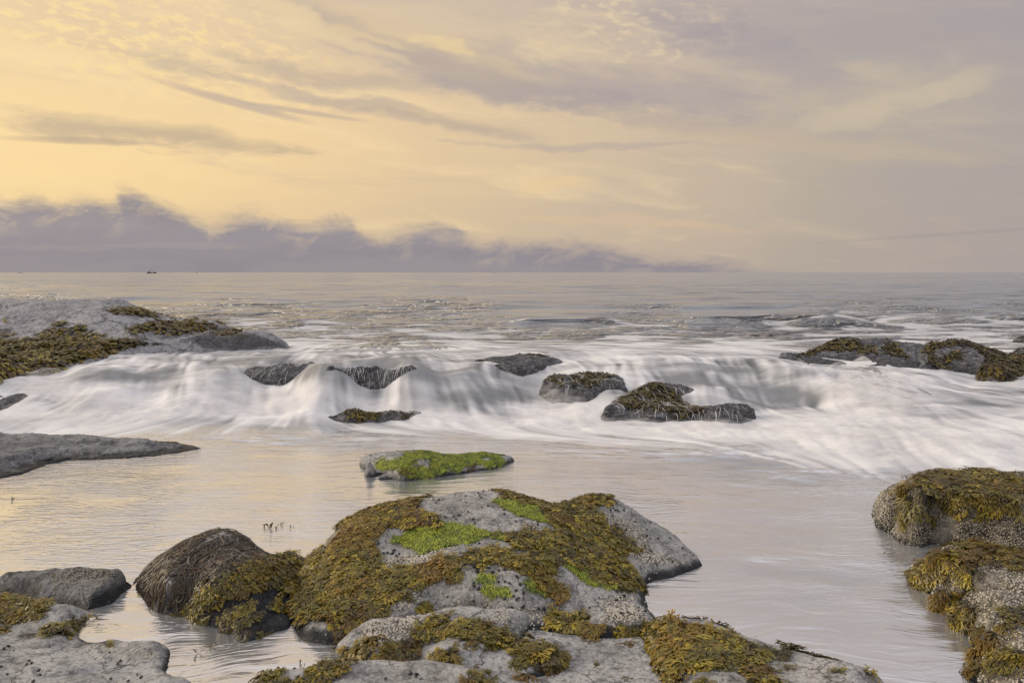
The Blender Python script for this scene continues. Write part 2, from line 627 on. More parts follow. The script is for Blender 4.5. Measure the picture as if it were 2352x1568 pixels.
def mat_water():
    m, T, b = new_mat('sea_water')
    pos = T.new('ShaderNodeTexCoord').outputs['Object']
    foam, _ = attr(T, 'foam')
    silk, _ = attr(T, 'silk')
    calm, _ = attr(T, 'calm')        # 1 in the sheltered pool
    opn, _ = attr(T, 'open')         # 1 on the open sea
    x, y, z = T.sep(pos)[:3]
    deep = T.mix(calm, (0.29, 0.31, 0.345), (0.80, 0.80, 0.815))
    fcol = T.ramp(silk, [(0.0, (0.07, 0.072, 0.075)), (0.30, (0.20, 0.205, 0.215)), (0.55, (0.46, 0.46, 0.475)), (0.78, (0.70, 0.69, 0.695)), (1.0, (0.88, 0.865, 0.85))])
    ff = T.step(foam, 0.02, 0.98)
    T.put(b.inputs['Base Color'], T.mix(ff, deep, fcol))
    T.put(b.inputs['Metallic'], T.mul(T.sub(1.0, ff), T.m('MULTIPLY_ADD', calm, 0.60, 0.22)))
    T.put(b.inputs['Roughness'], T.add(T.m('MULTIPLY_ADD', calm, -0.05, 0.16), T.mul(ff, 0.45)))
    T.put(b.inputs['IOR'], T.sub(2.1, T.mul(ff, 0.72)))
    # ripples: long thin strokes, finer inside the pool
    wv = T.noise(pos, 0.55, 3, 0.5, color=True)
    wp = T.vm('ADD', pos, T.vm('MULTIPLY', T.vm('SUBTRACT', wv, (0.5, 0.5, 0.5)), (1.6, 0.9, 0.0)))
    a = T.noise(T.vm('MULTIPLY', wp, (0.9, 3.4, 1.0)), 2.2, 4, 0.55, 0.3)
    c2 = T.noise(T.vm('MULTIPLY', wp, (1.2, 5.0, 1.0)), 5.5, 3, 0.55, 0.5)
    s1 = T.noise(T.vm('MULTIPLY', pos, (0.45, 1.3, 1.0)), 1.1, 5, 0.62, 0.4)
    patch = T.step(T.noise(pos, 0.42, 3, 0.55), 0.42, 0.64)
    pool = T.mul(T.add(T.mul(a, 0.6), T.mul(T.mul(c2, patch), 0.8)), 1.0)
    s2 = T.noise(T.vm('MULTIPLY', pos, (0.10, 0.30, 1.0)), 1.0, 5, 0.62, 0.4)
    s3 = T.noise(T.vm('MULTIPLY', pos, (0.012, 0.05, 1.0)), 1.0, 6, 0.62, 0.3)
    patchy = T.step(T.noise(T.vm('MULTIPLY', pos, (0.03, 0.12, 1.0)), 1.0, 4, 0.6), 0.38, 0.62, 0.35, 1.25)
    sea = T.add(T.add(T.mul(s1, 4.6), T.mul(a, 0.9)), T.add(T.mul(s2, 11.0), T.mul(s3, 30.0)))
    h = T.add(T.mul(pool, T.mul(calm, 0.27)), T.mul(T.mul(sea, patchy), opn))
    inv = T.sub(1.0, ff)
    h = T.mul(h, T.mul(inv, inv))
    bump(T, b, h, 1.0, 0.085)
    return m


M_STONE = mat_stone('grey_granite')
M_CRUST = mat_stone('barnacled_granite', (0.46, 0.43, 0.37), (0.22, 0.20, 0.175), (0.50, 0.45, 0.35), 1.7)
M_WETROCK = mat_stone('wet_dark_rock', (0.13, 0.125, 0.13), (0.05, 0.05, 0.055), (0.2, 0.19, 0.18), 2.2, film=0.25)
M_SURFROCK = mat_stone('streaming_wet_rock', (0.17, 0.165, 0.17), (0.06, 0.06, 0.065), (0.2, 0.19, 0.18), 2.4, film=0.5)
M_FILMROCK = mat_stone('dark_rock_with_runoff', (0.20, 0.195, 0.21), (0.075, 0.075, 0.085), (0.2, 0.19, 0.18), 2.4, film=0.7)
M_SLAB = mat_stone('dark_grey_slab', (0.36, 0.355, 0.36), (0.16, 0.16, 0.165), (0.33, 0.31, 0.27), 1.5)
M_HEAD = mat_stone('headland_granite', (0.50, 0.49, 0.50), (0.28, 0.275, 0.29), (0.3, 0.28, 0.25), 3.0, film=0.3, k=0.4)
M_WEED = mat_weed('rockweed')
M_ALGA = mat_weed('green_alga', 0.6)
M_SNAIL = mat_plain('snail_shell', (0.020, 0.020, 0.024), 0.35, 0.5, 60)
M_BARN = mat_plain('barnacle_shell', (0.55, 0.50, 0.42), 0.8, 0.35, 300)
M_HULL = mat_plain('dark_hull_paint', (0.02, 0.02, 0.025), 0.5, 0.3, 0.5)
M_HOUSE = mat_plain('grey_deckhouse_paint', (0.09, 0.09, 0.11), 0.5, 0.2, 0.5)
M_STEEL = mat_plain('weathered_steel', (0.10, 0.10, 0.12), 0.5, 0.2, 1.0)
M_GLASSD = mat_plain('dark_window_glass', (0.03, 0.035, 0.04), 0.1, 0.1, 1.0)
M_WATER = mat_water()

# ------------------------------------------------------------------ the water: pool, ledge cascade and open sea in one sheet
SEA = 0.33
WC = []


def wz(u, v, z): WC.append(tuple(at_z(u, v, z)))
def wy(u, v, y): WC.append(tuple(at_y(u, v, y)))


for xx in range(-8, 9, 2):
    for yy in (5.5, 7.0):
        WC.append((xx, yy, 0.0))
for q in [(600, 1000, 0), (850, 995, 0), (1150, 990, 0), (1450, 990, 0), (0, 992, 0.0), (-400, 1000, 0), (300, 1000, 0), (1650, 1015, .02), (1300, 1030, 0),
          (1850, 1060, .01), (2000, 1085, .0), (2250, 1110, .0), (2600, 1100, 0), (100, 962, .07), (300, 962, .07), (500, 955, .07), (650, 952, .05), (-300, 960, .08),
          (1550, 968, .03), (2000, 925, .14), (2150, 960, .10), (2250, 1000, .12), (2100, 1015, .12), (1950, 1000, .09), (2350, 960, .08), (1800, 985, .06), (2600, 960, .08),
          (2500, 850, .15), (2250, 885, .08), (2352, 880, .08), (1540, 915, .13), (1480, 915, .13)]:
    wz(*q)
for q in [(100, 900, 11.5), (300, 900, 11.6), (500, 900, 11.5), (-300, 880, 12.0), (250, 850, 12.6), (450, 850, 12.6), (600, 850, 12.5), (350, 812, 15.3), (550, 812, 15.8), (700, 812, 15.8),
          (850, 816, 15.4), (740, 849, 11.75), (850, 843, 11.85), (950, 843, 11.85), (820, 830, 12.9), (660, 870, 11.8), (680, 925, 11.1), (760, 932, 11.05), (860, 934, 11.05), (960, 934, 11.0),
          (1010, 850, 12.1), (1050, 862, 12.0), (1150, 852, 12.5), (1050, 920, 11.2), (1150, 942, 10.9), (1230, 942, 10.85), (1230, 890, 11.8), (1260, 860, 12.7), (1000, 816, 15.4), (1200, 836, 13.6),
          (1350, 832, 13.8), (1330, 892, 11.8), (1430, 900, 11.6), (1300, 932, 11.0), (1450, 957, 10.7), (1620, 890, 12.0), (1650, 940, 11.2), (1550, 832, 13.8), (1700, 832, 13.9), (1780, 850, 13.2), (1830, 876, 12.5),
          (1700, 880, 12.6), (1750, 930, 11.6), (1890, 930, 11.5), (1950, 878, 12.5), (2050, 872, 13.2), (2180, 905, 12.5), (2320, 895, 13.1)]:
    wy(*q)
for xx in range(-20, 21, 4):
    for yy in (18.5, 22.0, 27.0):
        if not (yy < 19 and 4 < xx < 12):
            WC.append((xx, yy, SEA))
WC = np.array(WC)
H_RBF = RBF(WC[:, :2], WC[:, 2], 0.35)

# regular working grid around the ledge
LX0, LX1, LY0, LY1, LS = -11.0, 13.0, 6.4, 21.0, 0.03
lx = np.arange(LX0, LX1, LS)
ly = np.arange(LY0, LY1, LS)
GX, GY = np.meshgrid(lx, ly)
gsh = GX.shape
cx = np.arange(LX0, LX1 + .2, 0.12)
cy = np.arange(LY0, LY1 + .2, 0.12)
CXg, CYg = np.meshgrid(cx, cy)
Hc = H_RBF(np.stack([CXg.ravel(), CYg.ravel()], 1)).reshape(CXg.shape)
pc = np.stack([CXg.ravel(), CYg.ravel()], 1)
zone = sstep(CYg, 10.2, 11.4) * (1 - sstep(CYg, 14.0, 17.0))
Hc = Hc + zone * (0.10 * fbm(pc * np.array([0.75, 0.9]) + 3.0, 3, 0.5).reshape(CXg.shape) + 0.035 * fbm(pc * 2.1 + 8.0, 2).reshape(CXg.shape))
# scalloped ledge: the drop runs forward in rounded humps and back in channels
xw = np.stack([CXg[0] * 0.62, CXg[0] * 0 + 4.2], 1)
off = 1.5 * perlin(xw) + 0.55 * perlin(xw * 2.3 + 5.0)
win = 1 - 0.85 * np.exp(-((CXg[0] - 2.3) / 1.1) ** 2)
zw = sstep(CYg, 9.2, 10.6) * (1 - sstep(CYg, 14.5, 18.0))
Hw = bilinear(Hc, (CXg - LX0) / 0.12, (CYg + zw * (off * win)[None, :] - LY0) / 0.12)
chan = 0.0
for (uc, depth_, wd) in ((655, 0.15, 0.30), (1250, 0.16, 0.32), (330, 0.10, 0.4), (120, 0.10, 0.35), (1010, 0.08, 0.3)):
    xc = (uc - CU) / F * CYg
    chan = chan + depth_ * np.exp(-((CXg - xc) / wd) ** 2)
Hc = Hw - chan * sstep(CYg, 10.3, 11.2) * (1 - sstep(CYg, 12.6, 14.2)) * np.clip(Hw / 0.4, 0, 1)
HL = bilinear(Hc, (GX - LX0) / 0.12, (GY - LY0) / 0.12)

# flow arrows read from the photograph (u, v, du, dv)
AR = [(350, 815, -60, 25), (500, 815, -50, 20), (250, 850, -70, 40), (450, 850, -50, 40), (600, 860, -25, 40), (300, 900, -50, 50), (150, 900, -70, 40), (500, 910, -15, 50), (100, 960, -60, 8),
      (300, 960, -60, 12), (600, 940, -20, 15), (680, 880, -25, 50), (760, 890, -10, 60), (850, 890, -3, 60), (950, 880, 6, 60), (1050, 880, 22, 45), (1130, 900, 35, 45), (1220, 920, 20, 50), (850, 820, -4, 20),
      (1280, 900, -8, 40), (1180, 850, 50, 22), (1400, 905, -25, 40), (1470, 910, -12, 50), (1560, 920, 22, 45), (1650, 930, 40, 35), (1500, 870, 10, 30), (1600, 840, 60, 16), (1720, 850, 60, 25), (1780, 890, 60, 32), (1850, 920, 60, 22),
      (1950, 880, -30, 50), (2050, 920, 50, 50), (2200, 950, 60, 20), (2100, 1000, 40, 40), (2300, 1040, 60, 20), (1900, 1010, 50, 25), (2300, 900, 60, 6), (1400, 980, 60, 3), (1600, 990, 60, 6), (1150, 975, 60, 0), (900, 980, 60, -2),
      (600, 1000, 60, -4), (1200, 790, 60, 2), (1700, 790, 60, 2), (700, 780, -60, 2), (2000, 1080, 50, 20), (1300, 830, 60, 10), (300, 985, 60, 6)]
AP, AV = [], []
for u, v, du, dv in AR:
    a, b2 = at_z(u, v, 0.25), at_z(u + du * .2, v + dv * .2, 0.25)
    AP.append(a[:2])
    dd = (b2 - a)[:2]
    AV.append(dd / np.linalg.norm(dd))
FR = RBF(np.array(AP), np.array(AV), 0.4)
Vc = FR(np.stack([CXg.ravel(), CYg.ravel()], 1)).reshape(CXg.shape + (2,))
gyc, gxc = np.gradient(blur(Hc, 3), 0.12)
slope = np.hypot(gxc, gyc)
wsl = (0.15 * sstep(slope, 0.15, 0.5))[..., None]
dn = np.stack([-gxc, -gyc], -1) / np.maximum(slope, 1e-4)[..., None]
Vc = Vc / np.maximum(np.linalg.norm(Vc, axis=-1), 1e-3)[..., None] * (1 - wsl) + dn * wsl
pn = np.stack([CXg.ravel() * .9, CYg.ravel() * .9], 1)
ang = 0.55 * fbm(pn, 2).reshape(CXg.shape)
ca_, sa_ = np.cos(ang), np.sin(ang)
Vc = np.stack([Vc[..., 0] * ca_ - Vc[..., 1] * sa_, Vc[..., 0] * sa_ + Vc[..., 1] * ca_], -1)
Vc /= np.maximum(np.linalg.norm(Vc, axis=-1), 1e-3)[..., None]
VL = bilinear(Vc, (GX - LX0) / 0.12, (GY - LY0) / 0.12)
SLOPE = bilinear(slope, (GX - LX0) / 0.12, (GY - LY0) / 0.12)


def lic(src, steps, ds=1.0):
    acc = src.copy()
    cnt = 1.0
    jj, ii = np.meshgrid(np.arange(gsh[1], dtype=float), np.arange(gsh[0], dtype=float))
    for sgn in (1, -1):
        px, py = jj.copy(), ii.copy()
        for k in range(steps):
            ix = np.clip(px, 0, gsh[1] - 1).astype(int)
            iy = np.clip(py, 0, gsh[0] - 1).astype(int)
            px += VL[iy, ix, 0] * ds * sgn
            py += VL[iy, ix, 1] * ds * sgn
            wgt = 0.5 + 0.5 * math.cos(math.pi * k / steps)
            acc += wgt * bilinear(src, px, py)
            cnt += wgt
    acc /= cnt
    acc -= acc.mean()
    return acc / acc.std()


wn1 = RNG.normal(size=gsh)
LIC_F = lic(blur(wn1, 1), 30, 1.2)                 # fine silk
wn2 = blur(RNG.normal(size=gsh), 4)
LIC_C = lic(wn2 / wn2.std(), 30, 1.4)              # broad strands


def lsample(G, x, y):
    return bilinear(G, (x - LX0) / LS, (y - LY0) / LS)


# foam cover read from the photograph (u, v, cover)
FC = [(50, 960, 1), (150, 960, 1), (300, 965, 1), (400, 950, 1), (550, 940, 1), (650, 935, 1), (120, 885, .95), (700, 930, 1), (850, 940, 1), (1000, 955, 1), (1100, 970, 1), (1250, 965, 1), (1350, 975, 1), (1500, 985, 1),
      (1650, 990, 1), (1800, 975, 1), (1900, 890, 1), (1950, 880, 1), (2050, 890, 1), (2000, 950, 1), (2100, 1000, 1), (2200, 1040, 1), (2050, 1050, .95), (2300, 1060, 1), (2300, 970, .78), (2200, 950, .75), (1280, 900, .95), (1280, 940, 1),
      (1950, 1030, 1), (2352, 1030, 1), (30, 900, .9), (200, 830, .8), (300, 812, .8), (700, 885, .8), (900, 905, .6), (650, 890, .85), (1700, 965, .95), (1850, 1010, .95), (2150, 880, .8), (2300, 905, .65), (250, 890, .75),
      (400, 820, .6), (500, 808, .62), (1000, 830, .55), (1350, 830, .75), (1450, 815, .78), (1200, 790, .60), (1500, 790, .62), (700, 775, .58), (1700, 800, .88), (1750, 830, .55), (400, 890, .7), (500, 880, .7),
      (600, 850, .18), (700, 838, .25), (640, 862, .3), (760, 856, .22), (800, 842, .35), (850, 856, .2), (950, 856, .15), (1000, 875, .3), (1050, 865, .35), (1130, 900, .28), (1090, 925, .45), (1200, 900, .42), (900, 875, .5), (1650, 850, .42), (1750, 890, .30), (1830, 915, .32), (1700, 915, .35), (1600, 900, .35), (2250, 920, .6), (1480, 930, .5), (780, 890, .55), (560, 835, .3), (240, 870, .55), (330, 875, .6), (1000, 930, .8),
      (1500, 880, .4), (1560, 940, .5),
      (900, 760, .42), (1200, 745, .08), (1320, 742, .05), (1700, 750, .10), (1620, 745, .08), (2000, 745, .5), (2200, 735, .42), (300, 680, .02), (800, 690, .02), (1200, 690, .02), (1700, 690, .02), (2200, 690, .02), (1100, 770, .52), (1400, 775, .55), (1900, 772, .50), (2300, 800, .6),
      (300, 640, 0), (1200, 640, 0), (2100, 640, 0), (1000, 722, .38), (600, 735, .35), (1500, 722, .30), (700, 800, .8),
      (100, 1050, 0), (100, 1110, 0), (600, 1035, 0), (700, 1000, .10), (900, 1000, .35), (1100, 1002, .5), (500, 1012, .05), (400, 1000, .2), (250, 992, .7), (100, 985, .9), (1300, 1025, .15), (1500, 1030, .12), (1700, 1045, .22), (1750, 1080, .02), (1900, 1095, .12),
      (2000, 1115, .06), (1600, 1070, 0), (2200, 1090, .6), (1000, 1030, .1), (800, 1040, 0), (1200, 1100, 0), (1700, 1150, 0), (400, 1150, 0), (1900, 1180, 0), (600, 1250, 0), (1800, 1300, 0), (400, 1450, 0), (1400, 1500, 0), (2000, 1450, 0)]
FC = np.array(FC, float)
F_RBF = RBF(np.stack([FC[:, 0] / 2.6, FC[:, 1]], 1), FC[:, 2], 12.0)


def foam_at(x, y, z):
    u, v = project(np.stack([x, y, z], 1))
    f = F_RBF(np.stack([np.clip(u, -400, 2750) / 2.6, np.clip(v, 640, 1300)], 1))
    f = np.clip(f, 0, 1)
    f *= 1 - sstep(v, 1120, 1200)
    f *= sstep(v, 640, 700)
    return f


def swell(x, y):
    """open-sea surface added to the mean level"""
    k = sstep(y, 16.0, 24.0)
    far = np.clip(y / 60.0, 0.6, 3.0)
    w = 0.0
    for (A, lam, th, ph) in ((0.050, 7.5, 0.15, 0.3), (0.035, 4.3, -0.25, 1.2), (0.025, 2.7, 0.35, 2.6), (0.016, 1.7, -0.1, 4.0)):
        kx, ky = math.sin(th) * 2 * math.pi / lam, math.cos(th) * 2 * math.pi / lam
        mod = 0.6 + 1.1 * perlin(np.stack([x / (lam * 4), y / (lam * 4) + ph], 1))
        w = w + A * mod * np.sin(kx * x + ky * y + ph + 2.0 * perlin(np.stack([x / (lam * 1.5), y / (lam * 2) + 7 * ph], 1))) * np.exp(-y / (lam * 90))
    w = w * 1.7
    # two standing swells lifting before the ledge
    for (x0, x1, y0, amp, sg) in ((0.0, 3.9, 26.2, 0.24, 0.9), (5.0, 11.0, 24.6, 0.30, 1.0), (-7.8, -5.0, 25.0, 0.12, 0.8), (13.0, 20.0, 27.0, 0.16, .9)):
        yc = y0 + 0.5 * perlin(np.stack([x * .5, x * 0 + y0], 1)) * 2 + 0.05 * (x - x0)
        d = (y - yc) / sg
        prof = np.exp(-np.where(d < 0, d * 1.5, d * 0.7) ** 2)
        w = w + amp * prof * sstep(x, x0 - .8, x0 + .8) * (1 - sstep(x, x1 - 1.2, x1 + 1.0))
    return w * k


def water_z(x, y):
    z = np.zeros_like(x)
    near = (y > LY0) & (y < LY1) & (x > LX0) & (x < LX1)
    zz = np.where(y < 9, 0.0, SEA) * 1.0
    zz = SEA * sstep(y, 10.0, 15.0)
    z[:] = zz
    z[near] = lsample(HL, x[near], y[near])
    edge = np.minimum.reduce([sstep(y, LY0, LY0 + .8), 1 - sstep(y, LY1 - 1.5, LY1), sstep(x, LX0, LX0 + 1), 1 - sstep(x, LX1 - 1, LX1)])
    return z * edge + zz * (1 - edge)


def build_water():
    rows = [np.arange(2.4, 7.6, 0.05), np.arange(7.6, 14.6, 0.024), np.arange(14.6, 19, 0.05)]
    yy, s = 19.0, 0.055
    far = []
    while yy < 20000:
        far.append(yy)
        s = max(s, yy * yy * 0.00011) if yy < 700 else s * 1.35
        yy += s
    ys = np.concatenate(rows + [np.array(far), [20000.0, 45000.0]])
    nt = 640
    ts = np.linspace(-0.80, 0.80, nt)
    X = (ys[:, None] + 0.6) * ts[None]
    Y = np.repeat(ys[:, None], nt, 1)
    x, y = X.ravel(), Y.ravel()
    z = water_z(x, y)
    foam = np.zeros_like(z)
    nearf = y < 400
    foam[nearf] = foam_at(x[nearf], y[nearf], z[nearf])
    L1 = np.where((y > LY0) & (y < LY1), lsample(LIC_F, x, y), 0)
    L2 = np.where((y > LY0) & (y < LY1), lsample(LIC_C, x, y), 0)
    seasn = np.zeros_like(z)
    fs = (y > 17) & (y < 400)
    seasn[fs] = fbm(np.stack([x[fs] * .45, y[fs] * 1.1], 1), 5, 0.6) * 2.2
    wl = sstep(y, 18.0, 21.0)
    strk = (0.55 * L1 + 0.75 * L2) * (1 - wl) + seasn * wl
    brk = np.zeros_like(z)
    nb = (y > 7) & (y < 30)
    brk[nb] = fbm(np.stack([x[nb] * .8 + 40, y[nb] * 1.5], 1), 4, 0.55)
    foam = np.clip(foam + brk * 0.42 * sstep(foam, 0.08, 0.35), 0, 1)
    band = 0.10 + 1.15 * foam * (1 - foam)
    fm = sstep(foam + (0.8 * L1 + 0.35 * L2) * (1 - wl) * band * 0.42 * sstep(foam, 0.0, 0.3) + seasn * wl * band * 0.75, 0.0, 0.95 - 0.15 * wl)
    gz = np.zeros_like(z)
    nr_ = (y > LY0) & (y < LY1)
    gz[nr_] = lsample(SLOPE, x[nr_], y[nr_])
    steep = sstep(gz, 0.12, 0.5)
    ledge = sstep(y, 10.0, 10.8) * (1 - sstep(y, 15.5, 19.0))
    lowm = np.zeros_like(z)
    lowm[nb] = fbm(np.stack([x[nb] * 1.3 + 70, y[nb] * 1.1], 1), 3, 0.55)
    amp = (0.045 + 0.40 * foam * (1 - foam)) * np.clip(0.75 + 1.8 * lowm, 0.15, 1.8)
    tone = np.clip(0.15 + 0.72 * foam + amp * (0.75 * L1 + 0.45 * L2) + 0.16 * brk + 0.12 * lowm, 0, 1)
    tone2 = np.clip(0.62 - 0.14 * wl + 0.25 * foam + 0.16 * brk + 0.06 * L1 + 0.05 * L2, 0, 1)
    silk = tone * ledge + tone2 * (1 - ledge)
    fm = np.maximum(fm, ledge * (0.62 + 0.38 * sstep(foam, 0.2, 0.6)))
    # body of the foam and of the falling strands
    pb = np.stack([x, y], 1)
    nearm = (y > 7) & (y < 22)
    bil = np.zeros_like(z)
    bil[nearm] = fbm(pb[nearm] * np.array([1.5, 2.4]), 3, 0.45)
    bil2 = np.zeros_like(z)
    wq = pb[nearm] * np.array([3.2, 4.6]) + 0.6 * np.stack([bil[nearm], -bil[nearm]], 1)
    bil2[nearm] = np.abs(fbm(wq, 3, 0.5)) * -1.0
    full = sstep(foam, 0.7, 1.0)
    silk = np.clip(silk + full * (0.10 * bil + 0.22 * (bil2 + 0.2)), 0, 1)  # billow shading painted into the foam tone, darker in the hollows
    hs = sstep(np.abs(z - SEA * sstep(y, 10, 15)), 0.0, 0.2)
    z = z + full * (0.07 * bil + 0.030 * bil2 + 0.003 * L2) + (1 - full) * sstep(foam, 0.15, 0.4) * (0.003 * L2 + 0.002 * L1) * (1 - wl)
    z = z + swell(x, y)
    # low wavelets in the pool
    lo = (y < 12)
    pool = np.zeros_like(z)
    pool[lo] = (0.0016 * fbm(np.stack([x[lo] * 2.2, y[lo] * 6.0], 1), 3) + 0.010 * fbm(np.stack([x[lo] * .7 + 9, y[lo] * 1.5], 1), 2)) * (1 - foam[lo])
    u, v = project(np.stack([x, y, z], 1))
    rr = np.exp(-((u - 600) / 260) ** 2 - ((v - 1008) / 16) ** 2) + np.exp(-((u - 1600) / 300) ** 2 - ((v - 1040) / 18) ** 2) \
        + 0.7 * np.exp(-((u - 1900) / 240) ** 2 - ((v - 1090) / 22) ** 2) + 0.35 * np.exp(-((u - 1950) / 160) ** 2 - ((v - 1330) / 60) ** 2) + 0.3 * np.exp(-((u - 1720) / 90) ** 2 - ((v - 1290) / 40) ** 2) + 0.25 * np.exp(-((u - 1700) / 300) ** 2 - ((v - 1130) / 40) ** 2)
    wv = np.zeros_like(z)
    wv[lo] = fbm(np.stack([x[lo] * 1.6 + 5, y[lo] * 5.5], 1), 3)
    z = z + pool + 0.06 * rr * wv * lo
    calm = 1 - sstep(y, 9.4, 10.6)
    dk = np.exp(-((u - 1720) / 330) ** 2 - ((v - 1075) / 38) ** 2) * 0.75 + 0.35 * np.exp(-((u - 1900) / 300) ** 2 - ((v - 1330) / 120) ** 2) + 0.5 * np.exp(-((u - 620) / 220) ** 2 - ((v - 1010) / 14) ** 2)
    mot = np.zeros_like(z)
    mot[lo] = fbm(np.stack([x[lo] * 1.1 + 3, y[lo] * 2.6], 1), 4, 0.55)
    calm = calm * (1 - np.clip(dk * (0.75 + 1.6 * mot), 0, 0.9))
    V = np.stack([x, y, z], 1)
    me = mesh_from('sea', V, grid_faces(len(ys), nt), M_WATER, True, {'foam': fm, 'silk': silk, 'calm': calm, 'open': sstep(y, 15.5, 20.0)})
    link('sea', me, kind='structure')


build_water()

# ------------------------------------------------------------------ rocks
ROCKS = {}


def px_poly(P3, poly):
    u, v = project(P3)
    return poly_sd(np.stack([u, v], 1), poly)


def build_rock(name, label, poly, crest=(), pts=(), mat=None, res=0.014, rough=0.02, nscale=3.0, fine=0.006, grooves=(), weeds=(), greens=(), crusts=(), wet_shade=(),
               bares=(), green_j=0.028, green_patch=False, slab=0.0, zoff=0.0, wet_h=0.0, base=0.0, depth=0.32, layer=0.0, crust_all=0.0, lump=0.0, soft_c=0.12):
    """poly: waterline (u,v,z) in order round the visible side; crest: (u,v,y,back) left to right, closes the hidden side"""
    ring = [at_y(q[0], q[1], q[2]) if len(q) == 4 else at_z(*q) for q in poly]
    C = [tuple(p) for p in ring]
    back = []
    for u, v, y, db in crest:
        p = at_y(u, v, y)
        C.append(tuple(p))
        back.append(np.array([p[0] * (y + db) / y, y + db, base]))
    for p in back:
        C.append(tuple(p))
    world_poly = np.array([p[:2] for p in ring] + [p[:2] for p in back[::-1]])
    for q in pts:
        C.append(tuple(at_y(q[0], q[1], q[2]) if len(q) == 4 else at_z(*q)))
    # skirt below the water
    cen = world_poly.mean(0)
    full = [tuple(p) for p in ring] + [tuple(p) for p in back[::-1]]
    for i, p in enumerate(full):
        a, b = np.array(full[i - 1][:2]), np.array(full[(i + 1) % len(full)][:2])
        t = b - a
        n = np.array([t[1], -t[0]]) / max(np.linalg.norm(t), 1e-6)
        if poly_sd((np.array(p[:2]) + n * 0.02)[None], world_poly)[0] < 0:
            n = -n
        C.append((p[0] + n[0] * depth * .6, p[1] + n[1] * depth * .6, p[2] - depth))
    C = np.array(C)
    R = RBF(C[:, :2], C[:, 2], soft_c)
    lo, hi = world_poly.min(0) - depth * .55, world_poly.max(0) + depth * .55
    xs, ys = np.arange(lo[0], hi[0], res), np.arange(lo[1], hi[1], res)
    X, Y = np.meshgrid(xs, ys)
    P = np.stack([X.ravel(), Y.ravel()], 1)
    z = np.minimum(R(P), C[:, 2].max() + 0.015)
    sd = poly_sd(P, world_poly)
    if slab:
        top = np.array([tuple(at_y(u, v, y)) for u, v, y, db in crest] + [tuple(at_z(*q)) for q in pts])
        A_ = np.c_[np.ones(len(top)), top[:, :2]]
        co = np.linalg.lstsq(A_, top[:, 2], rcond=None)[0]
        jag = 0.03 * fbm(np.c_[P, P[:, :1] * 0] * 5.0 + 2.0, 3)
        z = base + (np.c_[np.ones(len(P)), P] @ co - base) * sstep(-(sd + jag), 0.0, slab) - depth * sstep(sd + jag, 0.0, depth * .6)
    else:
        z = z - np.maximum(sd, 0) * 1.6
    seed = sum(ord(c) for c in label) % 89
    q = np.concatenate([P, z[:, None]], 1)
    n1 = fbm(q * nscale + seed, 5, 0.52)
    z = z + rough * n1
    if lump:
        z = z + lump * (ridged(q * nscale * 1.7 + seed + 3.3, 3) - 1.0)
    if layer:
        t = z / layer + 0.6 * fbm(q * 1.3 + seed, 2)
        z = z + layer * 0.30 * (np.abs((t % 1.0) - 0.5) - 0.25)
    V = np.stack([P[:, 0], P[:, 1], z + zoff], 1)
    for line, dep, wid in grooves:
        u, v = project(V)
        d = line_d(np.stack([u, v], 1), line)
        jit = 1 + 0.5 * perlin(q * 9.0 + 4)
        V[:, 2] -= dep * jit * np.exp(-(d / wid) ** 2)
    nr, nc = X.shape
    Z = V[:, 2].reshape(nr, nc)
    gy, gx = np.gradient(Z, res)
    N = np.stack([-gx, -gy, np.ones_like(gx)], -1).reshape(-1, 3)
    N /= np.linalg.norm(N, axis=1)[:, None]
    V = V + N * (fine * fbm(V * 14.0 + seed, 4, 0.6))[:, None]
    Zg = V[:, 2].reshape(nr, nc).copy()
    Fc = grid_faces(nr, nc)
    keep = (V[Fc, 2].max(1) > base - depth * 0.8) & (sd[Fc].min(1) < depth * 0.5)
    Fc = Fc[keep]
    used = np.unique(Fc)
    remap = np.full(len(V), -1)
    remap[used] = np.arange(len(used))
    V, N, Fc = V[used], N[used], remap[Fc]
    u, v = project(V)
    uv = np.stack([u, v], 1)
    scale_px = F / np.maximum(V[:, 1], 1.0)

    def mask(polys, edge, nz, ns, grow=0.0):
        m = np.zeros(len(V))
        jit = fbm(V * ns + 11.0 + seed, 4, 0.55)
        for p in polys:
            k = 1.0
            if isinstance(p, tuple):
                k, p = p
            d = poly_sd(uv, p) / scale_px - grow            # metres
            m = np.maximum(m, k * sstep(-(d + jit * nz), -edge, edge))
        return m

    weed = mask(weeds, 0.03, 0.10, 7.0, -0.012) * (0.45 + 0.55 * sstep(fbm(V * 8.0 + seed + 2, 3), -0.38, -0.08)) * (1 - (mask(bares, 0.015, 0.05, 7.0, 0.018) if bares else 0))
    green = mask(greens, 0.012, green_j, 11.0)
    if green_patch:
        green = green * sstep(fbm(V * 9.0 + seed, 3), -0.32, -0.05)
    crust = np.maximum(mask(crusts, 0.05, 0.10, 5.0), crust_all * sstep(fbm(V * 3.0 + seed, 3), -0.65, -0.15))
    wet = mask(wet_shade, 0.03, 0.06, 5.0)  # real wet zones; also carries the painted shade of overhangs
    if wet_h:
        wet = np.maximum(wet, 1 - sstep(V[:, 2] - base + 0.03 * fbm(V * 6 + seed, 3), wet_h * .35, wet_h))
    root = link(name, None, label=label, category='rock', kind='thing', loc=(float(cen[0]), float(cen[1]), base))
    Vl = V - np.array([cen[0], cen[1], base])
    me = mesh_from('stone', Vl, Fc, mat or M_STONE, True, {'weed': weed, 'green': green, 'crust': crust, 'wet': wet})
    so = link('stone', me, parent=root)
    rk = dict(root=root, V=V, N=N, F=Fc, weed=weed, green=green, crust=crust, wet=wet, org=np.array([cen[0], cen[1], base]), uv=uv, res=res, R=R, Z=Zg, x0=xs[0], y0=ys[0])
    ROCKS[label] = rk
    return rk


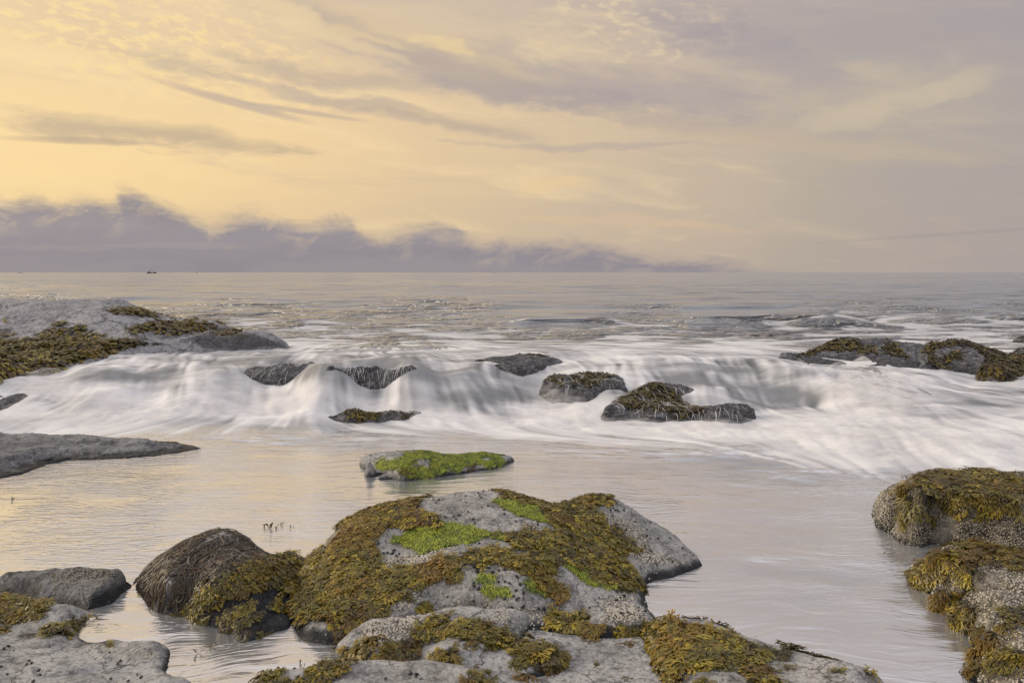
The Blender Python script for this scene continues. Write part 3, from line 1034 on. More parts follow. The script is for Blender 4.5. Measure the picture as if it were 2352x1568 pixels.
def pick(rk, m, per_m2, rng, zmin=-9.0):
    """random points on a rock weighted by a per-vertex mask"""
    Fc, V = rk['F'], rk['V']
    a, b, c, d = (V[Fc[:, k]] for k in range(4))
    ar = 0.5 * np.linalg.norm(np.cross(c - a, d - b), axis=1)
    wgt = ar * m[Fc].mean(1)
    wgt = wgt * ((a[:, 2] + c[:, 2]) * .5 > zmin)
    n = int(wgt.sum() * per_m2)
    if n < 1:
        return np.zeros((0, 3)), np.zeros((0, 3)), np.zeros(0)
    f = rng.choice(len(Fc), n, p=wgt / wgt.sum())
    s, t = rng.random((2, n, 1))
    p = (a[f] * (1 - s) + b[f] * s) * (1 - t) + (d[f] * (1 - s) + c[f] * s) * t
    nn = rk['N'][Fc[f]].mean(1)
    return p, nn / np.linalg.norm(nn, axis=1)[:, None], m[Fc[f]].mean(1)


# ------------------------------------------------------------------ seaweed
def frond_template(rng, n_fronds, spread, L0, wid, rise, droop, forks=2):
    """a tuft of forked flat fronds lying towards +X; returns verts, quads, tip factor, per-frond random"""
    V, Q, T, R = [], [], [], []

    def seg(p, d, side, L, w0, w1, t0, t1, r):
        e = p + d * L
        i = len(V)
        V.extend([p - side * w0, p + side * w0, e + side * w1, e - side * w1])
        T.extend([t0, t0, t1, t1])
        R.extend([r] * 4)
        Q.append((i, i + 1, i + 2, i + 3))
        return e

    for k in range(n_fronds):
        a = rng.normal(0, spread)
        el = rise * (0.4 + rng.random())
        L = L0 * (0.65 + 0.6 * rng.random())
        r = rng.random()
        roll = rng.normal(0, 0.5)
        p = np.array([rng.normal(0, .18 * L0), rng.normal(0, .18 * L0), 0.0])

        def vec(a, el):
            return np.array([math.cos(a) * math.cos(el), math.sin(a) * math.cos(el), math.sin(el)])

        def side(d):
            s = np.cross(d, [math.sin(roll) * .6, math.sin(roll) * .3, 1.0])
            return s / max(np.linalg.norm(s), 1e-6)
        d = vec(a, el)
        w = wid * (0.7 + 0.6 * rng.random())
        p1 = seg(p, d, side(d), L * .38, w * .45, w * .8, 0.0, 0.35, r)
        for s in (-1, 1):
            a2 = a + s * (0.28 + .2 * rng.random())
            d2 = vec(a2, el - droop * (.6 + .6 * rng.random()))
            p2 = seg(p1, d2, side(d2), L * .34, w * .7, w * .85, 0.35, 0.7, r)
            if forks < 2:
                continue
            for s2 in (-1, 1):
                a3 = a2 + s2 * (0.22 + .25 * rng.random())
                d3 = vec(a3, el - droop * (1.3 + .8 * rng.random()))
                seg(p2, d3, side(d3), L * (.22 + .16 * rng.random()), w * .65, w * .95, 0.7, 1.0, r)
    return np.array(V), np.array(Q), np.array(T), np.array(R)


def frames(n, rng, dirn=None, align=0.7, down=None):
    """orthonormal frames with Z along the surface normal and X mostly downslope"""
    m = len(n)
    g = np.tile(np.array([0, 0, -1.0]) if down is None else down, (m, 1))
    g = g - (g * n).sum(1)[:, None] * n
    rnd = rng.normal(size=(m, 3))
    rnd -= (rnd * n).sum(1)[:, None] * n
    rnd /= np.maximum(np.linalg.norm(rnd, axis=1), 1e-6)[:, None]
    gl = np.linalg.norm(g, axis=1)[:, None]
    x = g * align * 2.2 + rnd * (1 - align * np.minimum(gl * 1.6, 1)) * 0.8
    if dirn is not None:
        d = dirn - (dirn * n).sum(1)[:, None] * n
        x = x + d
    x /= np.maximum(np.linalg.norm(x, axis=1), 1e-6)[:, None]
    y = np.cross(n, x)
    return np.stack([x, y, n], 2)


WEED_COLS = np.array([1.14, 1.17, 1.05]) * np.array([(0.16, 0.095, 0.016), (0.175, 0.115, 0.016), (0.11, 0.085, 0.020), (0.21, 0.150, 0.018), (0.14, 0.115, 0.022), (0.075, 0.056, 0.022), (0.25, 0.185, 0.022), (0.13, 0.075, 0.018)])
TEMPL = [frond_template(np.random.default_rng(100 + k), 9, 0.85, 0.050, 0.0038, 0.6, 0.5) for k in range(6)]
TEMPL_FAR = [frond_template(np.random.default_rng(200 + k), 6, 0.9, 0.085, 0.0095, 0.5, 0.4, forks=1) for k in range(4)]
TEMPL_LONG = [frond_template(np.random.default_rng(300 + k), 8, 0.5, 0.075, 0.0036, 0.40, 0.35) for k in range(5)]


def scatter(rk, name, p, n, rng, templ, size=(0.8, 1.3), cols=WEED_COLS, align=0.7, tint=1.0, patch=2.2, mat=None, label=None, lift=0.004, kind='stuff', tip=0.9):
    if len(p) == 0:
        return None
    M = frames(n, rng, align=align)
    s = rng.uniform(size[0], size[1], len(p))
    pick_t = rng.integers(0, len(templ), len(p))
    patchn = fbm(p * patch + 31.0, 3)
    ci = np.clip(((patchn + 0.5) * len(cols) + rng.normal(0, 1.3, len(p))), 0, len(cols) - 1).astype(int)
    base = cols[ci] * rng.uniform(0.55, 1.2, (len(p), 1)) * tint
    VV, QQ, CC = [], [], []
    off = 0
    for t, (tv, tq, tt, tr) in enumerate(templ):
        k = np.where(pick_t == t)[0]
        if len(k) == 0:
            continue
        W = np.einsum('kij,vj->kvi', M[k], tv) * s[k, None, None] + (p[k] + n[k] * lift)[:, None, :]
        c = base[k][:, None, :] * (0.32 + (tip + 0.2) * tt[None, :, None]) * (0.75 + 0.5 * ((tr[None, :, None] * 7 + k[:, None, None] * .37) % 1.0))  # lighter tips; shade between fronds painted in as darker roots
        VV.append(W.reshape(-1, 3))
        CC.append(c.reshape(-1, 3))
        nv = len(tv)
        QQ.append((tq[None] + (np.arange(len(k)) * nv)[:, None, None] + off).reshape(-1, 4))
        off += nv * len(k)
    V = np.concatenate(VV)
    org = rk['org'] if rk else np.zeros(3)
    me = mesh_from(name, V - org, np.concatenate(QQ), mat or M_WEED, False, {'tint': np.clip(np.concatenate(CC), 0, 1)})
    return link(name, me, parent=rk['root'] if rk else None, label=label, kind=kind)


def weed_mat(rk, per_m2, seed, label, templ=None, name='seaweed_mat', **kw):
    rng = np.random.default_rng(seed)
    m = rk['weed']
    p, n, w = pick(rk, np.clip((m - 0.45) * 2.2, 0, 1)*np.clip(m*1.1,0,1), per_m2, rng, kw.pop('zmin', -0.02))
    return scatter(rk, name, p, n, rng, templ or TEMPL, label=label, **kw)


ALGA_COLS = np.array([(0.35, 0.40, 0.045), (0.43, 0.47, 0.055), (0.27, 0.33, 0.045), (0.16, 0.22, 0.045), (0.48, 0.51, 0.06)])
TEMPL_ALGA = []
for k in range(4):
    r_ = np.random.default_rng(500 + k)
    V_, Q_, T_, R_ = [], [], [], []
    for j in range(16):
        a = r_.normal(0, .9)
        L = 0.017 * r_.uniform(.5, 1.5)
        p0 = np.array([r_.normal(0, .012), r_.normal(0, .012), 0])
        d = np.array([math.cos(a), math.sin(a), 0])
        p1 = p0 + d * L * .45 + np.array([0, 0, L * .42])
        p2 = p0 + d * L + np.array([0, 0, L * .25])
        sd_ = np.array([-d[1], d[0], 0]) * 0.0022
        i = len(V_)
        V_ += [p0 - sd_, p0 + sd_, p1 + sd_, p1 - sd_, p2 + sd_ * .6, p2 - sd_ * .6]
        T_ += [0, 0, .5, .5, 1, 1]
        R_ += [r_.random()] * 6
        Q_ += [(i, i + 1, i + 2, i + 3), (i + 3, i + 2, i + 4, i + 5)]
    TEMPL_ALGA.append((np.array(V_), np.array(Q_), np.array(T_), np.array(R_)))


def alga_mat(rk, per_m2, seed, label, **kw):
    rng = np.random.default_rng(seed)
    p, n, w = pick(rk, np.clip(rk['green'] * 1.2 - 0.15, 0, 1), per_m2, rng, -0.01)
    kw.setdefault('patch', 5.0)
    return scatter(rk, 'green_alga', p, n, rng, TEMPL_ALGA, (0.8, 1.4), ALGA_COLS, 0.75, kw.pop('tint', 1.0), mat=M_ALGA, label=label, lift=0.001, **kw)


def barnacles(rk, per_m2, seed, label, size=(0.0035, 0.0085)):
    rng = np.random.default_rng(seed)
    p, n, w = pick(rk, np.clip(rk['crust'] * 1.1 - .1, 0, 1) * (1 - rk['weed']), per_m2, rng, 0.0)
    if len(p) == 0:
        return
    a = np.linspace(0, 2 * math.pi, 7)[:-1]
    tv = np.concatenate([np.stack([np.cos(a), np.sin(a), a * 0 - .15], 1), np.stack([.5 * np.cos(a), .5 * np.sin(a), a * 0 + .75], 1), [[0, 0, .45]]])
    quads = np.array([(i, (i + 1) % 6, 6 + (i + 1) % 6, 6 + i) for i in range(6)])
    tris = np.array([(6 + i, 6 + (i + 1) % 6, 12) for i in range(6)])
    M = frames(n, rng, align=0)
    s = rng.uniform(size[0], size[1], len(p))
    V = (np.einsum('kij,vj->kvi', M, tv) * s[:, None, None] + p[:, None, :]).reshape(-1, 3)
    off = (np.arange(len(p)) * 13)[:, None, None]
    me = mesh_from('barnacles', V - rk['org'], [(quads[None] + off).reshape(-1, 4), (tris[None] + off).reshape(-1, 3)], M_BARN, False)
    link('barnacles', me, parent=rk['root'], label=label, kind='stuff')


# ---- the main boulder
E = build_rock('boulder', 'large rounded grey boulder draped with rockweed, nearest the middle of the foreground',
    [(704, 1291, 0), (668, 1345, 0), (652, 1410, 0), (690, 1467, 0), (774, 1481, 0), (850, 1440, .03), (960, 1422, .04), (1050, 1408, .04), (1150, 1420, .03), (1230, 1450, 0), (1380, 1464, 0), (1488, 1450, 0), (1507, 1423, 0),
     (1480, 1368, 0), (1487, 1342, 0), (1545, 1325, 0), (1614, 1298, 0)],
    [(739, 1257, 5.45, .22), (783, 1208, 5.65, .28), (875, 1165, 5.75, .35), (1007, 1140, 5.85, .35), (1117, 1130, 5.9, .4), (1227, 1152, 5.85, .4), (1280, 1164, 5.8, .3), (1333, 1148, 5.85, .3), (1421, 1150, 5.8, .3), (1474, 1184, 5.7, .25), (1557, 1241, 5.55, .2)],
    [(1100, 1180, .37), (1250, 1205, .32), (1080, 1235, .285), (960, 1200, .31), (930, 1250, .21), (900, 1300, .17), (1150, 1290, .24), (1080, 1310, .22), (1000, 1330, .17), (1200, 1330, .20), (1100, 1380, .10), (1000, 1375, .09), (1350, 1300, .16), (1400, 1250, .18), (1400, 1370, .07),
     (1330, 1345, .12), (1480, 1250, .13), (1540, 1290, .06), (850, 1390, .09), (750, 1410, .06), (750, 1330, .12), (820, 1270, .20), (800, 1350, .13), (1300, 1250, .25), (1350, 1200, .27), (1250, 1390, .08), (1340, 1410, .05), (1440, 1400, .06)],
    res=0.013, rough=0.022, nscale=2.6, fine=0.008, layer=0.045,
    grooves=[([(850, 1252), (980, 1213), (1110, 1225), (1200, 1240)], .02, 6), ([(1270, 1300), (1330, 1370), (1350, 1410)], .03, 8), ([(960, 1395), (1100, 1398), (1260, 1400)], .02, 9), ([(1290, 1290), (1400, 1345)], .012, 5)],
    weeds=[[(690, 1300), (739, 1240), (783, 1185), (875, 1140), (1007, 1110), (1117, 1100), (1240, 1125), (1280, 1140), (1333, 1120), (1430, 1125), (1490, 1165), (1640, 1300), (1490, 1360), (1520, 1430), (1315, 1400), (1050, 1396), (1000, 1380),
            (955, 1362), (900, 1397), (860, 1427), (830, 1462), (790, 1492), (690, 1475), (640, 1410), (660, 1340)],
           [(1195, 1440), (1260, 1405), (1340, 1405), (1430, 1425), (1500, 1428), (1495, 1455), (1400, 1465), (1300, 1455)], [(1010, 1390), (1050, 1375), (1060, 1400), (1040, 1430), (1000, 1430)], [(960, 1385), (1000, 1385), (990, 1415), (950, 1405)],
           [(1455, 1240), (1480, 1250), (1500, 1270), (1475, 1265)]],
    bares=[[(963, 1157), (1016, 1132), (1078, 1126), (1140, 1132), (1162, 1148), (1219, 1161), (1263, 1201), (1276, 1214), (1197, 1218), (1131, 1223), (1073, 1209), (1030, 1201), (999, 1183), (972, 1165)],
           [(845, 1245), (875, 1214), (955, 1205), (1034, 1205), (1096, 1214), (1161, 1236), (1170, 1249), (1109, 1262), (1051, 1275), (985, 1284), (884, 1302), (870, 1285), (862, 1253)],
           [(955, 1355), (981, 1333), (1056, 1328), (1087, 1306), (1139, 1298), (1179, 1302), (1197, 1328), (1227, 1350), (1263, 1368), (1311, 1385), (1315, 1399), (1227, 1407), (1161, 1403), (1051, 1399), (1007, 1381), (972, 1372)],
           [(1271, 1293), (1298, 1289), (1333, 1311), (1368, 1341), (1421, 1355), (1469, 1355), (1505, 1421), (1403, 1430), (1351, 1407), (1333, 1385), (1298, 1355), (1276, 1324), (1249, 1311)],
           [(1359, 1165), (1386, 1157), (1430, 1139), (1474, 1165), (1562, 1231), (1625, 1297), (1487, 1350), (1474, 1328), (1447, 1293), (1430, 1271), (1447, 1258), (1425, 1227), (1390, 1192), (1368, 1183)],
           (0.8, [(655, 1400), (690, 1420), (760, 1440), (775, 1475), (700, 1480), (650, 1440)]), (0.7, [(730, 1240), (770, 1200), (790, 1215), (745, 1262)])],
    greens=[[(912, 1242), (960, 1218), (1030, 1205), (1085, 1212), (1120, 1225), (1085, 1240), (1030, 1250), (975, 1268), (960, 1255)], [(1140, 1150), (1185, 1148), (1230, 1165), (1265, 1195), (1225, 1192), (1180, 1175)], [(1110, 1222), (1150, 1230), (1170, 1240), (1140, 1236)],
            [(1290, 1290), (1320, 1300), (1360, 1325), (1420, 1345), (1410, 1352), (1350, 1335), (1310, 1308)], (0.8, [(1205, 1330), (1240, 1345), (1250, 1360), (1220, 1350)]), (0.6, [(1110, 1345), (1170, 1355), (1160, 1368), (1120, 1358)]), (0.6, [(1095, 1320), (1135, 1322), (1130, 1330), (1100, 1328)])],
    crusts=[[(960, 1390), (1060, 1390), (1250, 1395), (1260, 1415), (1100, 1412), (960, 1420)], [(860, 1290), (960, 1275), (1040, 1265), (1000, 1285), (900, 1310)], [(1370, 1380), (1440, 1360), (1500, 1420), (1400, 1425)], [(940, 1330), (990, 1335), (970, 1390), (900, 1400)], [(1350, 1190), (1420, 1180), (1540, 1290), (1480, 1300), (1400, 1240)]],
    wet_shade=[[(640, 1400), (690, 1440), (770, 1450), (800, 1490), (700, 1500), (640, 1450)], [(690, 1280), (725, 1270), (740, 1310), (700, 1330)]], wet_h=0.05, crust_all=0.12)
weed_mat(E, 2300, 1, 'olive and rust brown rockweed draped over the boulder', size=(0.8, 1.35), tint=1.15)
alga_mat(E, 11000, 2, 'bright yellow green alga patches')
barnacles(E, 4500, 3, 'pale barnacle crust')

# ---- dark mound left of it
Fm = build_rock('boulder', 'pointed dark mound covered with stringy weed, left of the large grey boulder',
    [(318, 1335, 0), (317, 1363, 0), (403, 1414, 0), (479, 1437, 0), (576, 1470, 0), (612, 1456, 0), (662, 1442, 0), (680, 1400, .02), (700, 1330, .02)],
    [(325, 1325, 4.95, .2), (360, 1290, 5.0, .25), (432, 1241, 5.05, .3), (504, 1216, 5.1, .35), (570, 1240, 5.1, .3), (612, 1279, 5.1, .25), (698, 1297, 5.2, .2)],
    [(500, 1290, .27), (420, 1330, .18), (560, 1340, .20), (640, 1350, .13), (480, 1390, .10), (580, 1410, .08), (400, 1375, .09), (660, 1400, .04)],
    rough=0.03, nscale=3.2, wet_h=0.09,
    weeds=[[(300, 1380), (300, 1320), (360, 1270), (440, 1220), (504, 1195), (580, 1225), (620, 1260), (700, 1280), (710, 1330), (690, 1345), (640, 1360), (600, 1345), (560, 1370), (530, 1350), (500, 1380), (470, 1420), (430, 1415), (380, 1395)],
           [(520, 1380), (580, 1370), (600, 1420), (560, 1455), (500, 1430)], [(610, 1370), (650, 1365), (660, 1400), (620, 1410)], [(560, 1440), (600, 1445), (620, 1455), (580, 1468)]],
    bares=[[(300, 1350), (350, 1275), (440, 1215), (504, 1190), (585, 1222), (625, 1270), (560, 1285), (490, 1320), (440, 1370), (390, 1390), (330, 1368)]],
    wet_shade=[[(300, 1340), (400, 1350), (520, 1330), (600, 1320), (700, 1290), (720, 1460), (560, 1490), (300, 1420)]])
weed_mat(Fm, 1900, 11, 'olive rockweed on the flank of the mound', tint=0.85, size=(0.8, 1.3))

# ---- slab left with the undercut end
G = build_rock('slab', 'flat grey slab with a dark undercut end, left of the stringy mound',
    [(-140, 1345, 0), (0, 1357, 0), (97, 1380, 0), (202, 1404, 0), (255, 1388, 0), (305, 1347, 0), (338, 1304, 0)],
    [(-140, 1325, 4.86, .08), (0, 1320, 4.88, .08), (110, 1310, 4.9, .08), (200, 1303, 4.92, .08), (300, 1299, 4.92, .05)],
    [(285, 1312, .125), (150, 1342, .095), (40, 1340, .09), (225, 1334, .115)],
    mat=M_SLAB, rough=0.016, nscale=4.0, layer=0.025, wet_h=0.045, depth=0.15, fine=0.010, slab=0.07,
    weeds=[(0.55, [(-100, 1300), (30, 1296), (120, 1290), (165, 1295), (140, 1315), (30, 1330), (-100, 1330)])],
    wet_shade=[[(190, 1395), (250, 1352), (320, 1310), (350, 1300), (330, 1420), (190, 1430)], (0.7, [(0, 1345), (90, 1335), (110, 1360), (60, 1375), (0, 1360)])], crusts=[[(100, 1310), (300, 1295), (280, 1330), (120, 1350)]])  # first dark patch: wet cliff with the undercut's shade painted on
weed_mat(G, 500, 21, 'sparse brown weed sprigs', size=(0.7, 1.2))

# ---- near left slab
Hs = build_rock('slab', 'broad pale grey slab filling the lower left corner',
    [(-300, 1390, 0), (-100, 1384, 0), (0, 1380, 0), (70, 1388, 0), (130, 1398, 0), (205, 1418, 0), (178, 1450, 0), (260, 1472, 0), (388, 1489, 0), (390, 1532, 0), (445, 1570, 0), (500, 1640, 0), (520, 1900, 0), (-300, 1900, 0)], (),
    [(0, 1425, .04), (0, 1500, .085), (0, 1568, .11), (150, 1520, .075), (250, 1568, .07), (330, 1545, .035), (100, 1445, .035), (390, 1610, .06), (0, 1750, .14), (250, 1750, .12), (-200, 1550, .13), (210, 1480, .03), (250, 1500, .04), (300, 1515, .04), (150, 1470, .04)],
    rough=0.014, nscale=3.0, fine=0.008, wet_h=0.03, depth=0.12, layer=0.025,
    grooves=[([(160, 1545), (235, 1535)], .012, 4), ([(190, 1455), (330, 1500), (400, 1550), (440, 1575)], .012, 8)],
    weeds=[[(-120, 1380), (40, 1372), (112, 1385), (115, 1415), (40, 1428), (-120, 1435)], (0.9, [(130, 1430), (165, 1428), (180, 1445), (150, 1465), (115, 1465)]), (0.9, [(-30, 1445), (50, 1450), (75, 1456), (40, 1462), (-30, 1462)])],
    crusts=[(0.5, [(190, 1450), (330, 1490), (400, 1520), (330, 1510), (200, 1470)]), (0.35, [(-100, 1430), (200, 1420), (100, 1450), (-100, 1460)])])
weed_mat(Hs, 2000, 31, 'golden brown rockweed clumps at the back of the slab', size=(0.8, 1.3))
barnacles(Hs, 1200, 32, 'scattered barnacles')

# ---- low ledge in front of the boulder
I1 = build_rock('ledge', 'low knobbly grey ledge with weed strips, in front of the large boulder',
    [(774, 1483, 0), (766, 1522, 0), (840, 1546, 0), (980, 1549, 0), (1120, 1558, 0), (1200, 1568, 0), (1262, 1556, 0), (1297, 1520, 0), (1290, 1480, 0), (1215, 1462, 0), (1225, 1425, .02), (1050, 1402, .03), (850, 1432, .03)], (),
    [(900, 1440, .11), (1000, 1430, .10), (1100, 1425, .10), (1150, 1432, .08), (870, 1500, .085), (1060, 1488, .10), (1150, 1500, .065), (1000, 1530, .045), (1225, 1535, .04), (960, 1470, .07), (810, 1500, .05), (1200, 1495, .04)],
    rough=0.018, nscale=4.0, fine=0.010, wet_h=0.04, soft_c=0.07, depth=0.15, layer=0.03,
    grooves=[([(960, 1480), (1010, 1455), (1100, 1445), (1200, 1450)], .03, 12), ([(880, 1520), (1000, 1470)], .012, 6)],
    weeds=[[(860, 1520), (900, 1480), (960, 1455), (1010, 1430), (1060, 1435), (1110, 1440), (1120, 1455), (1060, 1465), (1000, 1470), (970, 1490), (960, 1510), (940, 1535), (880, 1538)], [(980, 1500), (1040, 1475), (1070, 1480), (1070, 1515), (1000, 1525)],
           [(1095, 1465), (1130, 1455), (1200, 1460), (1250, 1480), (1270, 1500), (1330, 1530), (1350, 1560), (1260, 1560), (1250, 1530), (1190, 1520), (1160, 1495), (1120, 1490)], [(1200, 1545), (1260, 1550), (1240, 1580), (1190, 1575)], [(795, 1500), (850, 1470), (870, 1440), (900, 1425), (880, 1460), (830, 1500)]],
    wet_shade=[[(760, 1510), (800, 1505), (865, 1510), (870, 1535), (800, 1545), (760, 1530)]], crusts=[[(860, 1430), (1000, 1410), (1040, 1430), (960, 1460), (880, 1490), (830, 1490)], (0.6, [(1050, 1410), (1220, 1410), (1200, 1450), (1050, 1440)])])  # dark patch at the left paints the shade below the overhang
weed_mat(I1, 2300, 41, 'golden brown rockweed strips', size=(0.8, 1.4))
barnacles(I1, 5000, 42, 'dense pale barnacles')

I2 = build_rock('slab', 'smooth grey slab fringed with rockweed at the bottom edge',
    [(585, 1572, 0), (690, 1552, 0), (760, 1540, 0), (880, 1530, 0), (1000, 1534, 0), (1095, 1551, 0), (1150, 1578, 0), (1170, 1850, 0), (560, 1850, 0)], (),
    [(900, 1556, .085), (800, 1570, .09), (900, 1630, .13), (1050, 1600, .07), (700, 1600, .06), (900, 1750, .15)],
    rough=0.012, nscale=3.0, fine=0.006, depth=0.15, wet_h=0.03,
    weeds=[[(600, 1590), (615, 1560), (690, 1540), (770, 1528), (830, 1530), (780, 1545), (720, 1560), (690, 1590)], [(1050, 1556), (1090, 1540), (1120, 1560), (1090, 1575)]], crusts=[(0.4, [(880, 1530), (1090, 1545), (1100, 1565), (900, 1545)])])
weed_mat(I2, 2200, 51, 'rockweed fringe along the slab edge')

S1 = build_rock('ledge', 'flat pale stone shelf barely awash between the low ledge and the rockweed clump',
    [(800, 1500, 0), (1000, 1480, 0), (1180, 1440, 0), (1290, 1458, 0), (1400, 1466, 0), (1492, 1458, 0), (1520, 1500, 0), (1560, 1580, 0), (1560, 1750, 0), (780, 1750, 0), (770, 1560, 0)], (),
    [(900, 1540, .010), (1200, 1500, .012), (1400, 1500, .006), (1450, 1560, .014), (1250, 1568, .022), (1000, 1620, .03), (1500, 1650, .03)],
    rough=0.022, nscale=3.0, fine=0.004, depth=0.10, slab=0.10, weeds=[(0.6, [(1280, 1520), (1340, 1530), (1330, 1560), (1280, 1550)])])
weed_mat(S1, 700, 55, 'weed bits on the awash shelf', size=(0.7, 1.1))
J = build_rock('slab', 'grey slab with a large rockweed clump, right of the lower middle',
    [(1491, 1442, 0), (1543, 1442, 0), (1611, 1447, 0), (1667, 1464, 0), (1715, 1480, 0), (1771, 1496, 0), (1851, 1517, 0), (1927, 1542, 0), (1991, 1558, 0), (2040, 1582, 0), (2070, 1850, 0), (1540, 1850, 0), (1527, 1568, 0), (1506, 1530, 0), (1489, 1480, 0)], (),
    [(1560, 1482, .085), (1620, 1500, .095), (1700, 1512, .08), (1800, 1540, .07), (1700, 1568, .10), (1560, 1540, .06), (1800, 1660, .12), (1640, 1660, .12)],
    rough=0.014, nscale=3.2, fine=0.006, wet_h=0.035, depth=0.15,
    weeds=[[(1483, 1440), (1543, 1430), (1611, 1432), (1667, 1452), (1715, 1470), (1771, 1486), (1851, 1508), (1927, 1532), (1915, 1548), (1840, 1526), (1760, 1510), (1715, 1512), (1680, 1515), (1640, 1535), (1610, 1575), (1560, 1580), (1510, 1560), (1480, 1500)],
           (0.9, [(1715, 1530), (1760, 1515), (1750, 1545), (1720, 1558)]), (0.9, [(1700, 1570), (1780, 1555), (1790, 1580), (1700, 1590)]), (0.8, [(1940, 1540), (1990, 1545), (2000, 1556), (1950, 1552)])],
    crusts=[(0.35, [(1650, 1520), (1900, 1545), (1950, 1568), (1650, 1568)])])
weed_mat(J, 2300, 61, 'thick clump of golden brown rockweed', size=(0.9, 1.5), tint=1.15)

# ---- right boulders
K = build_rock('boulder', 'barnacled boulder with a shaggy weed cap, upper of the two at the right edge',
    [(2028, 1140, 0), (2003, 1186, 0), (2010, 1204, 0), (2040, 1224, 0), (2131, 1252, 0), (2200, 1272, 0), (2352, 1295, 0), (2560, 1290, 0)],
    [(2036, 1121, 6.75, .18), (2091, 1100, 6.65, .3), (2171, 1092, 6.55, .4), (2251, 1093, 6.5, .4), (2311, 1098, 6.5, .4), (2400, 1112, 6.5, .4), (2560, 1180, 6.4, .3)],
    [(2052, 1158, .20), (2120, 1165, .29), (2130, 1205, .15), (2250, 1150, .37), (2250, 1222, .15), (2190, 1130, .39), (2330, 1160, .36), (2060, 1190, .10), (2400, 1200, .25)],
    mat=M_CRUST, rough=0.035, nscale=3.5, fine=0.014, lump=0.012, wet_h=0.045, soft_c=0.06,
    weeds=[[(2080, 1110), (2140, 1085), (2251, 1075), (2400, 1100), (2400, 1150), (2340, 1140), (2280, 1170), (2230, 1160), (2190, 1150), (2140, 1130), (2100, 1145), (2085, 1165), (2065, 1150)], (0.7, [(2110, 1150), (2170, 1160), (2150, 1185), (2110, 1175)]), (0.6, [(2055, 1170), (2075, 1160), (2070, 1205), (2055, 1205)])],
    crust_all=1.0)
weed_mat(K, 1700, 71, 'shaggy olive weed cap hanging down the boulder', templ=TEMPL_LONG, align=0.85, size=(0.8, 1.3))
barnacles(K, 1700, 72, 'barnacle crust', (0.003, 0.0062))

L = build_rock('boulder', 'pale barnacled boulder with scattered weed clumps in the lower right corner',
    [(2140, 1296, 0), (2083, 1311, 0), (2085, 1331, 0), (2115, 1358, 0), (2151, 1386, 0), (2195, 1420, 0), (2214, 1453, 0), (2240, 1484, 0), (2243, 1504, 0), (2212, 1523, 0), (2224, 1554, 0), (2250, 1582, 0), (2330, 1850, 0), (2750, 1850, 0), (2750, 1300, 0)],
    [(2690, 1300, 5.2, .25), (2500, 1293, 5.2, .25), (2352, 1280, 5.2, .25), (2271, 1261, 5.25, .25), (2211, 1257, 5.3, .25), (2167, 1268, 5.35, .2)][::-1],
    [(2110, 1312, .10), (2150, 1342, .13), (2200, 1302, .20), (2300, 1302, .22), (2200, 1382, .12), (2270, 1382, .20), (2350, 1402, .22), (2260, 1450, .14), (2320, 1480, .18), (2275, 1502, .10), (2300, 1550, .12), (2352, 1560, .16), (2262, 1552, .06), (2500, 1450, .22)],
    mat=M_CRUST, rough=0.032, nscale=4.0, fine=0.012, lump=0.010, soft_c=0.08, wet_h=0.03,
    weeds=[[(2150, 1275), (2211, 1240), (2300, 1245), (2400, 1270), (2352, 1300), (2300, 1310), (2260, 1300), (2230, 1320), (2180, 1300)], [(2085, 1320), (2120, 1285), (2160, 1290), (2150, 1320), (2170, 1335), (2110, 1345)], [(2150, 1370), (2200, 1345), (2230, 1360), (2240, 1390), (2200, 1415), (2165, 1390)],
           [(2190, 1400), (2250, 1395), (2230, 1430), (2205, 1440)], [(2270, 1360), (2310, 1355), (2300, 1380)], [(2230, 1460), (2280, 1440), (2330, 1470), (2300, 1500), (2250, 1500)], [(2300, 1400), (2352, 1395), (2352, 1440), (2310, 1440)], [(2215, 1515), (2270, 1505), (2280, 1530), (2240, 1560)], [(2290, 1510), (2352, 1500), (2352, 1530), (2300, 1540)]],
    crust_all=1.0)
weed_mat(L, 1700, 81, 'olive brown weed clumps', templ=TEMPL_LONG, align=0.7, size=(0.7, 1.1))
barnacles(L, 2400, 82, 'dense pale barnacles', (0.003, 0.0065))

# ---- islet in the pool
Dr = build_rock('boulder', 'low flat rock topped with lime green alga, alone in the pool',
    [(829, 1060, 0), (838, 1089, 0), (862, 1094, 0), (901, 1100, 0), (951, 1101, 0), (991, 1096, 0), (1071, 1086, 0), (1131, 1076, 0), (1181, 1056, 0)],
    [(845, 1046, 8.15, .2), (871, 1039, 8.25, .25), (921, 1038, 8.25, .25), (991, 1038, 8.25, .25), (1061, 1045, 8.2, .2), (1101, 1040, 8.35, .2), (1161, 1048, 8.3, .12)],
    [(850, 1064, .13), (900, 1060, .135), (920, 1082, .085), (1000, 1070, .09), (1080, 1066, .055), (1000, 1050, .115), (865, 1080, .09)],
    res=0.014, rough=0.008, nscale=4.0, fine=0.008, wet_h=0.03, soft_c=0.09, depth=0.2, green_j=0.07, green_patch=True,
    greens=[[(855, 1062), (920, 1056), (930, 1040), (1000, 1035), (1060, 1045), (1100, 1036), (1160, 1045), (1150, 1060), (1090, 1072), (1010, 1085), (960, 1096), (930, 1085), (900, 1076), (870, 1072)]],
    weeds=[(0.6, [(990, 1036), (1010, 1040), (1070, 1050), (1040, 1060), (1000, 1052)]), (0.7, [(915, 1070), (960, 1072), (965, 1090), (935, 1088)]), (0.6, [(1060, 1065), (1110, 1062), (1100, 1080), (1070, 1080)]), (0.5, [(830, 1040), (930, 1030), (940, 1040), (850, 1045)])])
alga_mat(Dr, 5000, 91, 'lime green alga carpet', tint=0.95)
weed_mat(Dr, 900, 92, 'brown weed sprigs', size=(0.6, 1.0), tint=0.8)

